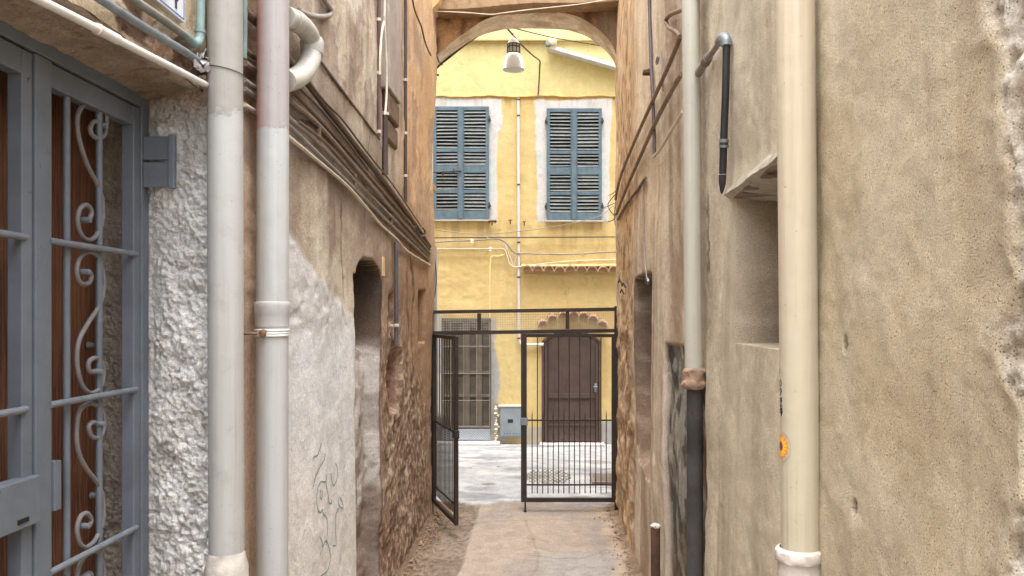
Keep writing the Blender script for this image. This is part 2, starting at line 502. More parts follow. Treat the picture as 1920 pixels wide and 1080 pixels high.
def left_wall():
    ys = np.concatenate([np.arange(2.982, 4.86, .021), np.arange(4.86, 5.86, .0125), np.arange(5.86, 8.64, .017)])
    zs = np.concatenate([np.arange(-.05, 4.2, .0135), np.arange(4.2, 5.85, .05)])
    Y, Z = np.meshgrid(ys, zs, indexing='ij')
    O = np.zeros_like(Y)
    w1 = fbm(Y * 3, Z * 3, O, 5, 101)
    w2 = fbm(Y * 3 + 40, Z * 3, O, 5, 102)
    fine = fbm(Y * 18, Z * 18, O, 4, 103)
    X0 = -1.155 - .085 * sstep(4.2, 3.3, Y)
    px = VX + X0 / Y * F
    py = VY - (Z - H) / Y * F
    wpx = px + w1 * 7 + fine * 1.5
    wpy = py + w2 * 22 + fine * 4
    D = .022 * fbm(Y * .8, Z * .8, O, 4, 104) + .006 * w1 + .0025 * fine
    col = np.ones(Y.shape + (3,)) * np.array(C(182, 165, 143))
    # upper part: pinkish grey with pale and dark rain streaks
    vs = fbm(Y * 5, Z * .45, O, 5, 105)
    col = mixc(col, C(198, 184, 164), sstep(0, .5, vs) * .8)
    col = mixc(col, C(146, 127, 108), sstep(-.05, -.5, vs) * .8)
    b1 = fbm(Y * 1.4, Z * 1.4, O, 5, 106)
    col = mixc(col, C(204, 193, 174), sstep(.15, .5, b1) * .6)
    # ochre tone further on
    och = sstep(735, 775, wpx)
    col = mixc(col, C(190, 150, 104), och * .85)
    col = mixc(col, C(150, 116, 84), sstep(690, 735, wpx) * sstep(470, 560, wpy) * .75)
    # belt of the conduits is darker brown
    belt = inpoly(wpx, py + w1 * 8, [(440, 60), (560, 110), (815, 440), (815, 520), (690, 425), (440, 215)], 22)
    col = mixc(col, C(112, 92, 76), belt * .62)
    under = inpoly(wpx, wpy, [(640, 400), (700, 430), (805, 500), (805, 640), (700, 560), (640, 470)], 40)
    col = mixc(col, C(132, 102, 78), under * .6)
    # lower eroded brown masonry
    ero = inpoly(wpx, wpy, [(708, 600), (742, 560), (812, 780), (812, 1300), (640, 1300), (708, 900)], 26)
    e1 = fbm(Y * 5, Z * 6, O, 5, 111)
    e2 = fbm(Y * 22, Z * 24, O, 4, 112)
    ec = np.ones(Y.shape + (3,)) * np.array(C(138, 114, 94))
    ec = mixc(ec, C(172, 148, 124), sstep(.05, .5, e1))
    ec = mixc(ec, C(104, 82, 66), sstep(0, -.45, e2) * .7)
    ec = mixc(ec, C(140, 92, 72), sstep(.15, .5, fbm(Y * 4, Z * 3, O, 3, 113)) * .3)
    ec = mixc(ec, C(204, 180, 156), sstep(.3, .55, e2) * .6)
    col = col * (1 - ero[..., None]) + ec * ero[..., None]
    e3 = fbm(Y * 34, Z * 40, O, 3, 114)
    D = D + ero * (.012 * e1 + .004 * e2 + .003 * e3 - .006)
    col = mixc(col, C(92, 70, 56), ero * sstep(.1, .45, -e3) * .5)
    # smooth pale grey repair render
    soft = inpoly(px + w1 * 5 + fine * 3, py + w2 * 6 + fine * 5, [(530, 415), (552, 455), (590, 512), (628, 560), (660, 596), (668, 640), (668, 1500), (450, 1500), (450, 300), (520, 380)], 5)
    gp = np.ones(Y.shape + (3,)) * np.array(C(202, 203, 204))
    gp = mixc(gp, C(214, 214, 214), sstep(-.1, .5, w1) * .6)
    gp = mixc(gp, C(198, 190, 180), sstep(760, 1000, py + w1 * 60) * .55)
    smooth_low = sstep(600, 640, py + w2 * 18 + (px - 600) * .3)
    gp = mixc(gp, C(176, 170, 164), (1 - smooth_low) * .5)
    col = col * (1 - soft[..., None]) + gp * soft[..., None]
    D = D * (1 - soft * .5) + soft * (.008 + (1 - smooth_low) * .0035 * fine)
    D = D + soft * (1 - smooth_low) * sstep(.35, .6, fbm(Y * 12, Z * 12, O, 3, 120)) * -.006
    # brown strip between the two pipes
    bs = sstep(492, 484, px) 
    col = mixc(col, C(176, 146, 116), bs * .9)
    # bumpy peeling paint patches up high
    pe = sstep(.18, .24, fbm(Y * 2.6, Z * 1.3, O + 7, 5, 130)) * sstep(560, 300, py) * (1 - soft)
    D = D - pe * .0035
    col = mixc(col, C(140, 120, 106), pe * .55)
    # vertical cracks
    for (cx, ya, yb, k) in ((645, 395, 545, 1), (742, 640, 900, .8), (690, 260, 420, .6), (775, 430, 760, 1), (765, 520, 700, .8)):
        cr = sstep(2.2, .5, np.abs(px - cx + w2 * 5 + w1 * 3)) * sstep(ya - 25, ya, py) * sstep(yb + 25, yb, py)
        col = mixc(col, C(70, 54, 44), cr * .7 * k)
        D = D - cr * .01
    # deep blind niche
    zt = H + .23 + .13 * np.sqrt(np.clip(1 - ((Y - 5.38) / .36) ** 2, 0, 1)) + .02 * w2
    jag = .03 * fbm(Y * 1.5, Z * 2.2, O, 3, 140)
    ins = sstep(4.945, 4.975, Y + jag * .3) * sstep(5.74, 5.665, Y + .008 * w1) * sstep(.02, -.02, Z - zt)
    dep = .26 - .15 * sstep(H - .10, H - .30, Z + .06 * w1) + .02 * fbm(Y * 6, Z * 6, O, 3, 143)
    D = D * (1 - ins * .5) - ins * dep
    low = sstep(H - .14, H - .24, Z + .05 * w1)
    nz = (ins > .03) & (Y > 4.93) | ((Y > 5.62) & (Y < 5.80) & (Z < zt + .02))
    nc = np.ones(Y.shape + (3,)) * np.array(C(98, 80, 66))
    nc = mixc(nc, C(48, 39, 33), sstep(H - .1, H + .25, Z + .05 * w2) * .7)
    wh = np.ones(Y.shape + (3,)) * np.array(C(188, 180, 174))
    wh = mixc(wh, C(150, 140, 130), sstep(.02, .35, fbm(Y * 7, Z * 6, O, 5, 133)) * .85)
    wh = mixc(wh, C(112, 92, 76), sstep(.1, .4, fbm(Y * 3, Z * 3, O, 4, 134) + .25 * sstep(H - .6, H - 1.1, Z)) * .8)
    lowm = low * (1 - .8 * sstep(5.735, 5.77, Y + .35 * jag + .02 * w1))
    nc = nc * (1 - lowm[..., None]) + wh * lowm[..., None]
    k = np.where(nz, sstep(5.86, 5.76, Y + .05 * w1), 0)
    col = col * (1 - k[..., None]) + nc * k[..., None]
    # ragged hole below the short dark pipe, and the slit close to the gate
    h2 = inpoly(px + w1 * 3, py + w2 * 8, [(736, 668), (744, 640), (752, 655), (756, 720), (750, 760), (738, 770), (730, 720)], 4)
    D = D - h2 * .11
    col = mixc(col, C(104, 62, 48), h2 * .8)
    h3 = inpoly(px, py, [(788, 545), (798, 545), (798, 642), (788, 640)], 1.5)
    D = D - h3 * .08
    col = mixc(col, C(96, 70, 54), h3 * .8)
    h4 = inpoly(px, py + w1 * 6, [(733, 550), (741, 548), (742, 600), (734, 604)], 2.5)
    D = D - h4 * .04
    pos = np.stack([X0 + D, Y, Z], -1)
    # pencil-thin scrawl drawn on the pale repair (flat print)
    grid_mesh('wall', pos, desat(col, .16, 1.12), M_wall, left, amt=(1 - .72 * soft) * (1 - .45 * och * (1 - ero)))
    return
left_wall()

def left_front():
    # rough cast door jamb facing the camera
    xs = np.arange(-1.72, -1.20, .0046)
    zs = np.arange(H - 1.3, H + .90, .0046)
    X, Z = np.meshgrid(xs, zs, indexing='ij')
    O = np.zeros_like(X)
    big = fbm(X * 7, Z * 7, O, 4, 201)
    mid = fbm(X * 26, Z * 22, O, 4, 202)
    fin = fbm(X * 85, Z * 70, O, 3, 203)
    clump = np.abs(fbm(X * 38, Z * 30, O + 3, 3, 204))
    col = np.ones(X.shape + (3,)) * np.array(C(228, 227, 226))
    col = mixc(col, C(236, 234, 230), sstep(0, .5, mid))
    col = mixc(col, C(176, 168, 158), sstep(.05, .5, -big) * .4)
    inner = sstep(-1.505, -1.53, X + .006 * mid)
    col = mixc(col, C(184, 174, 158), inner * .85)
    col = mixc(col, C(190, 160, 126), sstep(H + .70, H + .82, Z + .05 * big) * .8)
    corner = sstep(-1.243, -1.208, X)
    rid = 1 - np.abs(fbm(X * 55, Z * 45, O + 9, 4, 206, .65)) * 2
    pitm = sstep(.25, .5, fbm(X * 45, Z * 40, O + 5, 3, 207))
    crease = sstep(.07, .0, np.abs(fbm(X * 13, Z * 9, O + 2, 4, 208)))
    col = mixc(col, C(150, 138, 124), crease * .5)
    D = .007 * big + .008 * mid + .008 * fin + .003 * clump + .003 * rid - .009 * crease - .009 * pitm * sstep(.0, .3, fbm(X * 9, Z * 7, O, 3, 209))
    D = D * (.5 + .5 * np.maximum(sstep(-1.48, -1.42, X), sstep(-1.52, -1.56, X)))
    pos = np.stack([X, 2.985 + .016 * sstep(-1.42, -1.47, X) - D + .06 * corner ** 2, Z], -1)
    grid_mesh('door_jamb', pos, col, M_rough, left, flip=True)
    # soffit over the door, sloping up to the front
    ys = np.arange(.4, 3.0, .012)
    ts = np.linspace(0, 1, 34)
    Yg, T = np.meshgrid(ys, ts, indexing='ij')
    O = np.zeros_like(Yg)
    w = fbm(Yg * 9, T * 3, O, 4, 211)
    zf = H + .845 + .012 * w * T
    Xg = -1.74 + (1.74 - 1.262) * T
    Zg = H + .78 + (zf - H - .78) * sstep(.2, 1, T) + .005 * w + .004 * fbm(Yg * 30, T * 12, O, 3, 212)
    col = np.ones(Yg.shape + (3,)) * np.array(C(158, 142, 124))
    col = mixc(col, C(146, 124, 102), sstep(0, .4, fbm(Yg * 4, T * 3, O, 4, 213)))
    col = mixc(col, C(210, 194, 172), sstep(.86, .97, T + .05 * w) * .9)
    ck = sstep(.05, .0, np.abs(fbm(Yg * 5, T * 2.5, O + 4, 4, 214)))
    col = mixc(col, C(96, 80, 66), ck * .55)
    Zg = Zg + ck * .006
    grid_mesh('door_soffit', np.stack([Xg, Yg, Zg], -1), col, M_wall, left)
    # wall face over the door
    ys = np.concatenate([np.arange(-3, 1.2, .1), np.arange(1.2, 3.02, .011)])
    zs = np.concatenate([np.arange(0, H + .5, .12)[:0], H + .845 + np.arange(0, .62, .009), np.arange(H + 1.50, 4.3, .09)])
    Yg, Z = np.meshgrid(ys, zs, indexing='ij')
    O = np.zeros_like(Yg)
    w = fbm(Yg * 6, Z * 6, O, 5, 221)
    f = fbm(Yg * 30, Z * 30, O, 4, 222)
    col = np.ones(Yg.shape + (3,)) * np.array(C(203, 184, 156))
    col = mixc(col, C(222, 208, 184), sstep(0, .5, w) * .8)
    px = VX - 1.258 / np.maximum(Yg, .6) * F
    py = VY - (Z - H) / np.maximum(Yg, .6) * F
    hole = inpoly(px + w * 10, py + f * 9, [(215, 18), (300, 42), (372, 100), (388, 120), (388, 175), (340, 130), (290, 100), (225, 60)], 8)
    rub = mixc(np.ones(Yg.shape + (3,)) * np.array(C(160, 128, 104)), C(190, 176, 160), sstep(0, .4, f))
    rub = mixc(rub, C(108, 84, 68), sstep(.1, .5, -w))
    col = col * (1 - hole[..., None]) + rub * hole[..., None]
    hole2 = inpoly(px + w * 8, py + f * 9, [(225, -10), (255, -10), (352, 88), (372, 104), (350, 104), (300, 66), (250, 30)], 6)
    col = col * (1 - hole2[..., None]) + rub * hole2[..., None]
    Zo = Z.copy()
    Zo[:, 0] += .012 * w[:, 0]
    D = .006 * w + .002 * f - (.022 + .012 * f) * np.maximum(hole, hole2)
    grid_mesh('wall_over_door', np.stack([-1.256 + D, Yg, Zo], -1), col, M_wall, left)
    # plain wall beside and behind the camera (out of frame), the recess back and the far end of the building
    b = MB()
    b.box(-1.50, -1.262, -3, 1.32, 0, H + .845)
    b.build('wall_beside_door', m_paint('plain_plaster', C(190, 172, 148), .1, .9, 1), left)
    b = MB()
    b.box(-5, -1.75, -3, 2.97, 0, 4.22); b.box(-5, -1.47, 3.14, 8.6, 0, 5.8)
    b.build('building_core', m_paint('plain_plaster_core', C(190, 172, 148), .1, .9, 1), left)
    b = MB()
    b.box(-5, -1.12, 2.99, 8.6, 5.8, 5.87); b.box(-5, -1.2, -3, 2.98, 4.22, 4.29)
    b.build('roof_slab', M_concrete, left)
left_front()

# wooden door behind the grille -------------------------------------
def m_wood():
    t = NT('reddish_old_wood')
    oi = t.n('ShaderNodeObjectInfo')
    v = t.n('ShaderNodeVectorMath')
    v.operation = 'ADD'
    t.l(t.obj, v.inputs[0])
    mm = t.n('ShaderNodeVectorMath')
    mm.operation = 'SCALE'
    cmb = t.n('ShaderNodeCombineXYZ')
    t.l(oi.outputs['Random'], cmb.inputs[0]); t.l(oi.outputs['Random'], cmb.inputs[2])
    t.l(cmb.outputs[0], mm.inputs[0]); mm.inputs['Scale'].default_value = 9
    t.l(mm.outputs[0], v.inputs[1])
    vec = t.scale(v.outputs[0], (7, 7, .8))
    warp = t.n('ShaderNodeTexNoise'); warp.inputs['Scale'].default_value = 1.3; t.l(vec, warp.inputs['Vector'])
    vec2 = t.mix(.16, vec, warp.outputs['Color'])
    wv = t.n('ShaderNodeTexWave'); wv.wave_type = 'RINGS'; wv.rings_direction = 'Z'
    wv.inputs['Scale'].default_value = 5.5; wv.inputs['Distortion'].default_value = 8.0; wv.inputs['Detail'].default_value = 3
    wv.inputs['Detail Scale'].default_value = .9
    t.l(vec2, wv.inputs['Vector'])
    f = t.noise(1, 5, t.scale(v.outputs[0], (160, 160, 5)), .7)
    c = t.mix(t.ramp(wv.outputs['Fac'], .1, .9), C(92, 58, 42), C(118, 82, 60))
    c = t.mix(t.ramp(f, .35, .7, 0, .55), c, C(70, 36, 24))
    c = t.mix(t.ramp(t.noise(2.5, 4), .4, .7, 0, .45), c, C(146, 104, 76))
    nor = t.bump(t.math('ADD', wv.outputs['Fac'], f), .5, .0025)
    return t.fin(c, .62, nor, spec=.3)
M_wood = m_wood()
wd = thing('wooden_door', 'reddish brown wooden plank door behind the grey grille gate', 'door', (-1.68, 2.2, 0))
yy = 2.972
k = 0
pl = None
while yy > 1.30:
    wdt = .178
    b = MB()
    b.box(-1.695, -1.662 - .004 * (k % 2), yy - wdt + .005, yy, .02, H + .80, b=.006)
    tag(b.build('plank', M_wood, wd))
    yy -= wdt
    k += 1
b = MB()
b.box(-1.73, -1.70, 1.3, 2.975, .02, H + .78)
b.build('backing_board', m_paint('dark_backing', (.02, .012, .008), .2, .8, .5), wd)
kn = P(166, 644, x=-1.655)
b = MB()
for (qx, qy, r) in ((165, 647, .010), (171, 929, .011), (182, 241, .012)):
    c = P(qx, qy, x=-1.655)
    b.lathe([(0, .022), (r * .8, .02), (r, .008), (r * 1.3, 0)], (0, 0, 0), 12, Matrix.Translation(c) @ Matrix.Rotation(math.radians(90), 4, 'Y'))
b.build('door_bolt', M_rod, wd)

# ------------------------------------------------------------------ grey grille gate
gg = thing('security_gate', 'blue grey metal grille gate with scrolls in the left doorway', 'gate', (-1.48, 2.35, 0))
XG = -1.477
def gbox(name, y0, y1, z0, z1, x0=XG, x1=XG - .045, bev=.003, mat=None, parent=None):
    b = MB()
    b.box(x1, x0, y0, y1, z0, z1, bev)
    return b.build(name, mat or M_ggate, parent or gg)
gbox('outer_frame', 2.935, 2.985, 0, H + .822, x0=XG + .006, x1=XG - .05)
gbox('outer_frame', 1.25, 2.9345, H + .768, H + .822, x0=XG + .006, x1=XG - .05)
gbox('center_post', 2.320, 2.397, .04, H + .7655, x0=XG + .004, x1=XG - .044)
gbox('left_leaf_stile', 2.268, 2.314, .06, H + .762, x0=XG - .002)
gbox('leaf_top_rail', 2.3985, 2.884, H + .69, H + .762, x0=XG - .002)
gbox('leaf_top_rail', 1.3, 2.2665, H + .69, H + .762, x0=XG - .002)
gbox('leaf_stile', 2.8855, 2.931, .06, H + .7615, x0=XG)
gbox('leaf_bottom_rail', 2.3985, 2.884, .06, .13, x0=XG - .002)
gbox('leaf_bottom_rail', 1.3, 2.2665, .06, .13, x0=XG - .002)
lk = gbox('lock_box', 1.93, 2.3185, H - .600, H - .462, x0=XG + .020, x1=XG - .03, bev=.004)
kh = MB()
kh.box(XG + .0195, XG + .0225, 2.215, 2.262, H - .583, H - .570)
kh.build('keyhole', m_paint('keyhole_dark', (.01, .009, .008), .1, .7), lk)
gbox('lock_receiver', 2.3985, 2.432, H - .59, H - .44, x0=XG + .012, x1=XG - .03)
bars_z = [H + .225, H - .268, H - .772, H - 1.27, H - 1.77]
for z in bars_z:
    for (ya, yb) in ((2.385, 2.90), (1.3, 2.28)):
        b = MB()
        b.tube([(XG + .001, ya, z), (XG + .001, yb, z)], .0105, 12)
        b.build('cross_bar', M_rod, gg)
for yv in (2.512, 2.697, 2.12, 1.92, 1.65, 1.45):
    b = MB()
    b.tube([(XG - .021, yv, .10), (XG - .021, yv, H + .70)], .0108, 12)
    b.build('upright_bar', M_ggate, gg)
S1 = [(378, 470), (366, 458), (350, 458), (338, 480), (345, 505), (368, 520), (390, 508), (398, 475), (397, 430), (380, 400), (345, 385), (310, 397), (290, 440), (292, 500), (305, 555), (330, 625), (365, 692), (384, 760), (380, 840), (355, 890), (325, 899), (300, 872), (290, 825), (300, 782), (325, 769), (342, 790), (336, 820), (315, 825)]
S2 = [(312, 1020), (330, 1018), (342, 1035), (332, 1062), (305, 1063), (290, 1040), (288, 1000), (305, 958), (340, 944), (370, 968), (386, 1030), (388, 1080), (370, 1150), (330, 1212), (295, 1280), (288, 1360), (305, 1440), (340, 1475), (375, 1452), (388, 1400), (380, 1357), (355, 1342), (332, 1360), (336, 1392), (360, 1394)]
S3 = [(366, 1590), (348, 1583), (332, 1600), (340, 1632), (362, 1642), (384, 1622), (390, 1575), (375, 1530), (340, 1513), (302, 1535), (288, 1590), (290, 1680), (318, 1750), (365, 1812), (385, 1870), (385, 1950), (360, 2020), (325, 2052), (300, 2040), (288, 1990), (300, 1940), (325, 1925), (342, 1950), (330, 1975), (310, 1972)]
XS = XG - .021
def scroll(S, dz=0):
    pts = [P(a / 2, b_ / 2, x=XS) + Vector((0, 0, dz)) for a, b_ in S]
    b = MB()
    b.tube(smooth_path(pts, 5), .0080, 10)
    o = b.build('scroll', M_scroll, gg)
    e = pts[0]
    for p_ in (pts[0], pts[-1]):
        b = MB()
        b.lathe([(0, .024), (.0095, .022), (.0105, .004), (.0105, -.006)], (0, 0, 0), 12, Matrix.Translation(p_) @ Matrix.Rotation(math.radians(90), 4, 'Y'))
        b.build('rivet', M_rod, o)
scroll(S1); scroll(S2); scroll(S3)
scroll(S2, -.997)
for dz, sh in ((0, S1), (0, S2), (0, S3)):
    pts = [P(a / 2, b_ / 2, x=XS) + Vector((0, -.59, 0)) for a, b_ in sh]
    b = MB(); b.tube(smooth_path(pts, 4), .0068, 8); b.build('scroll', M_rod, gg)
# hinge plates welded against the jamb
hp = MB(); hp.box(-1.468, -1.372, 2.935, 2.943, H + .575, H + .662, .002); hp.build('hinge_plate', M_ggate, gg)
hp = MB(); hp.box(-1.468, -1.374, 2.935, 2.943, H + .474, H + .566, .002); hp.build('hinge_plate', M_ggate, gg)
hp = MB(); hp.box(-1.371, -1.349, 2.925, 2.947, H + .468, H + .668, .003); hp.build('hinge_pin', M_ggate, gg)

# ------------------------------------------------------------------ right building
right = thing('right_building', 'sandy beige rendered building wall on the right side of the alley', 'building', (.85, 4, 0))
NY0, NY1, NZ0, NZ1 = 2.42, 3.36, H - .112, H + .50
def right_wall(y0, y1, dy, dz, name, mat):
    yl = list(np.arange(y0, y1 + dy * .5, dy))
    ys = np.array(sorted(yl + ([NY0 - .004, NY0 + .004, NY1 - .004, NY1 + .004] if y0 < NY0 < y1 else [])))
    zs = np.concatenate([np.arange(-.05, 4.0, dz), np.arange(4.0, 5.65, .05)]) if y0 > 3 else np.arange(-.05, 3.9, dz)
    if y0 < NY0 < y1:
        zs = np.array(sorted(list(zs) + [NZ0 - .004, NZ0 + .004]))
    Y, Z = np.meshgrid(ys, zs, indexing='ij')
    O = np.zeros_like(Y) + 60
    w1 = fbm(Y * 3, Z * 3, O, 5, 301)
    w2 = fbm(Y * 3 + 40, Z * 3, O, 5, 302)
    fine = fbm(Y * 18, Z * 18, O, 4, 303)
    Yc = np.maximum(Y, .3)
    px = VX + .81 / Yc * F
    py = VY - (Z - H) / Yc * F
    wpx, wpy = px + w1 * 5, py + w2 * 20
    D = .016 * fbm(Y * .9, Z * .9, O, 4, 304) + .004 * w1 + .0018 * fine
    sandy = C(188, 173, 146)
    col = np.ones(Y.shape + (3,)) * np.array(sandy)
    b1 = fbm(Y * 2.2, Z * 1.6, O, 5, 305)
    col = mixc(col, C(204, 190, 165), sstep(.05, .5, b1) * .8)
    col = mixc(col, C(174, 156, 124), sstep(.05, .5, -b1) * .6)
    vs = fbm(Y * 6, Z * .5, O, 5, 306)
    # middle bay
    mid = sstep(1470, 1440, px)
    mc = np.ones(Y.shape + (3,)) * np.array(C(182, 168, 145))
    mc = mixc(mc, C(160, 145, 122), sstep(0, .5, vs) * .5)
    mc = mixc(mc, C(198, 184, 160), sstep(0, .5, -b1) * .6)
    col = col * (1 - mid[..., None]) + mc * mid[..., None]
    # bay beyond the thin pipe
    far = sstep(1322, 1300, px + w1)
    fc = np.ones(Y.shape + (3,)) * np.array(C(176, 159, 137))
    fc = mixc(fc, C(196, 168, 132), sstep(540, 380, wpy) * sstep(1290, 1180, wpx))
    fc = mixc(fc, C(140, 112, 90), sstep(0, .5, vs) * .7)
    fc = mixc(fc, C(204, 189, 165), sstep(.1, .5, -vs) * .55)
    col = col * (1 - far[..., None]) + fc * far[..., None]
    # ochre corner strip, eroded lower down
    oc = sstep(1196, 1182, wpx)
    oz = np.ones(Y.shape + (3,)) * np.array(C(178, 142, 102))
    e1 = fbm(Y * 5, Z * 6, O, 5, 311)
    e2 = fbm(Y * 16, Z * 14, O, 4, 312)
    oz = mixc(oz, C(112, 82, 56), sstep(0, .45, e2))
    oz = mixc(oz, C(205, 172, 130), sstep(.1, .5, e1) * .6)
    col = col * (1 - oc[..., None] * .85) + oz * oc[..., None] * .85
    er = np.clip(oc * sstep(470, 640, wpy) + sstep(1240, 1222, wpx) * sstep(760, 880, wpy), 0, 1)
    er = er * (1 - ((Y > 5.7) & (Y < 6.95) & (Z < H + .4)))
    D = D + er * (.022 * e1 + .004 * e2)
    col = mixc(col, C(120, 92, 68), er * sstep(.0, .4, -e1) * .6)
    # deep doorway slot
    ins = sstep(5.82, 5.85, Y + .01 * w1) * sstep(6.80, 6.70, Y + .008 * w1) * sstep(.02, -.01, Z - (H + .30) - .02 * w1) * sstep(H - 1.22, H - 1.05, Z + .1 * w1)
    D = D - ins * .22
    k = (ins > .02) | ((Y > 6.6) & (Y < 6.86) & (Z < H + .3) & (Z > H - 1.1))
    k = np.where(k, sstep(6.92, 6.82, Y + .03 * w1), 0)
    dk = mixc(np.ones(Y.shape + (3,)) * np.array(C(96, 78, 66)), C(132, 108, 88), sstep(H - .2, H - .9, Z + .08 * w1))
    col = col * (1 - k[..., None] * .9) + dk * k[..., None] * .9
    # tar patch and grey scarred render next to the thin pipe
    tp = inpoly(px + w1 * 2, py + w2 * 6, [(1249, 646), (1292, 655), (1292, 1400), (1258, 1400), (1252, 800)], 3)
    tc = np.ones(Y.shape + (3,)) * np.array(C(146, 140, 130))
    f2 = fbm(Y * 14, Z * 7, O, 5, 321)
    tc = mixc(tc, C(86, 80, 74), sstep(.02, .3, f2 + .22 * sstep(700, 1000, py) - .1))
    dkt = sstep(735, 690, py + w2 * 22) * sstep(.45, .2, fbm(Y * 9, Z * 9, O, 4, 322))
    tc = mixc(tc, C(66, 60, 56), dkt)
    tc = mixc(tc, C(92, 74, 58), sstep(960, 1060, wpy) * .7)
    col = col * (1 - tp[..., None]) + tc * .8 * tp[..., None]
    D = D - tp * (.012 + .006 * f2)
    wl = inpoly(px, py, [(1244, 700), (1251, 700), (1256, 1400), (1246, 1400)], 3)
    col = mixc(col, C(206, 196, 188), wl * .6)
    # chase behind the pipe standing in for the stained strip
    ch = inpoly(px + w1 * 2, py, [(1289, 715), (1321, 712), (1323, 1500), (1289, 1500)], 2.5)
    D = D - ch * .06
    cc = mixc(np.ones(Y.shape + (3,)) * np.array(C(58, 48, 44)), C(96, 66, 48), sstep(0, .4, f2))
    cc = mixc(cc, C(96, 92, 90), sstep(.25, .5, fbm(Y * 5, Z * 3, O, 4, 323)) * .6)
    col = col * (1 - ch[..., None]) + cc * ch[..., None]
    # dark ragged seam at the right of the thin pipe
    sm = sstep(3.0, .6, np.abs(px - 1324 + fine * 3 + w2 * 2)) * sstep(720, 600, py)
    col = mixc(col, C(70, 56, 46), sm * .75 * sstep(-.3, .2, fbm(Y * 3, Z * 2, O, 3, 325)))
    D = D - sm * .006
    # broken end of the sandy render, coarse pale rubble coat beyond
    pts = [(-400, 1840), (0, 1846), (130, 1866), (200, 1870), (380, 1880), (520, 1903), (620, 1872), (700, 1882), (780, 1912), (900, 1925), (1010, 1900), (1500, 1925)]
    ex = np.interp(py, [a_[0] for a_ in pts], [a_[1] for a_ in pts])
    rb = sstep(-5, 5, px + fine * 14 + w1 * 16 - ex)
    r1 = fbm(Y * 30, Z * 24, O, 4, 331)
    r2 = fbm(Y * 90, Z * 80, O, 3, 332)
    rc = np.ones(Y.shape + (3,)) * np.array(C(196, 190, 180))
    rc = mixc(rc, C(226, 222, 214), sstep(0, .5, r2) * .8)
    rc = mixc(rc, C(150, 134, 116), sstep(.1, .5, -r1) * .7)
    col = col * (1 - rb[..., None]) + rc * rb[..., None]
    D = D + rb * (-.008 + .010 * r1 + .005 * r2)
    lip = np.exp(-((px + fine * 14 + w1 * 16 - ex + 14) / 12.) ** 2)
    D = D + lip * .004
    col = mixc(col, C(214, 204, 186), lip * .45 * sstep(-.2, .3, r1))
    # window niche
    rag = .012 * w1 + .006 * fine
    ni = ((Y > NY0) & (Y < NY1) & (Z > NZ0) & (Z < NZ1 + rag)).astype(float)
    lip2 = ((Y > NY0 - .05) & (Y < NY1 + .06) & (Z >= NZ1 + rag)).astype(float) * sstep(NZ1 + .13, NZ1, Z + w1 * .03)
    D = np.where(ni > 0, -.28 + .01 * fine, D) + lip2 * .012
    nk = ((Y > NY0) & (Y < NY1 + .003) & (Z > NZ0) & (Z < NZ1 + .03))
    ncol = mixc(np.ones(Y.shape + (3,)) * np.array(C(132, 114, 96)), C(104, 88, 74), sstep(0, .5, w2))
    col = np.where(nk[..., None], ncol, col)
    for (qx, qy, rr) in ((1587, 646, 7), (1610, 953, 7)):
        dd = np.hypot((px - qx) / 3.0, (py - qy) / 13.)
        sl = sstep(1.2, .8, dd)
        D = D - sl * .02
        col = mixc(col, C(96, 72, 56), sl * .9)
    tr = fbm((Y * .8 + Z * .6) * 2.2, (Z * .8 - Y * .6) * 9, O, 5, 341)
    col = mixc(col, C(214, 202, 178), sstep(.12, .45, tr) * .16)
    run = fbm(Y * 7, Z * .35, O + 5, 5, 342) * sstep(.1, .5, fbm(Y * 1.1, Z * .7, O, 3, 343) + .3)
    col = mixc(col, C(150, 132, 106), sstep(.12, .5, run) * .4)
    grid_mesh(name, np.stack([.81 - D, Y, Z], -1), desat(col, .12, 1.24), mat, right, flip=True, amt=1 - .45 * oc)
right_wall(3.6, 8.64, .023, .0135, 'wall', M_wall)
right_wall(1.15, 3.6, .0085, .0085, 'wall', M_sand)
b = MB()
b.box(.812, 1.2, -3, 1.149, 0, 3.9)
b.build('wall_beside_camera', m_paint('plain_sandy', C(188, 170, 141), .1, .9, 1), right)
b = MB(); b.box(1.24, 5, -3, 3.6, 0, 3.9); b.box(1.24, 5, 3.602, 8.6, 0, 5.65); b.build('building_core', bpy.data.materials['plain_sandy'], right)
b = MB(); b.box(.80, 5, 3.6, 8.6, 5.65, 5.72); b.box(.80, 5, -3, 3.598, 3.9, 3.97); b.build('roof_slab', M_concrete, right)
# broken lintel over the niche
def lintel():
    n = 90
    vs, fs = [], []
    for i in range(n + 1):
        t = i / n
        y = 3.43 - t * 1.08
        nz = lambda s, f: float(fbm(np.array(y * f), np.array(s * 3.3), np.array(.5), 4, s))
        z = H + .512 + .012 * nz(1, 3)
        vs += [(.822, y, z + .05 + .03 * nz(2, 5)), (.790, y, z + .034 + .008 * nz(3, 5)), (.784 + .004 * nz(4, 9), y, z + .010 + .006 * nz(9, 7)), (.815 + .014 * nz(5, 6), y, z - .006 + .008 * nz(6, 9)), (.93 + .03 * nz(7, 6), y, z - .022 + .014 * nz(8, 12)), (1.08, y, z - .03)]
    for i in range(n):
        for j in range(5):
            a_ = i * 6 + j
            fs.append((a_, a_ + 1, a_ + 7, a_ + 6))
    b = MB(); b.add(vs, fs, True)
    b.build('broken_lintel', m_paint('broken_plaster', C(178, 170, 154), .14, .92, 2.5, dirt=.45, sc=70), right)
lintel()
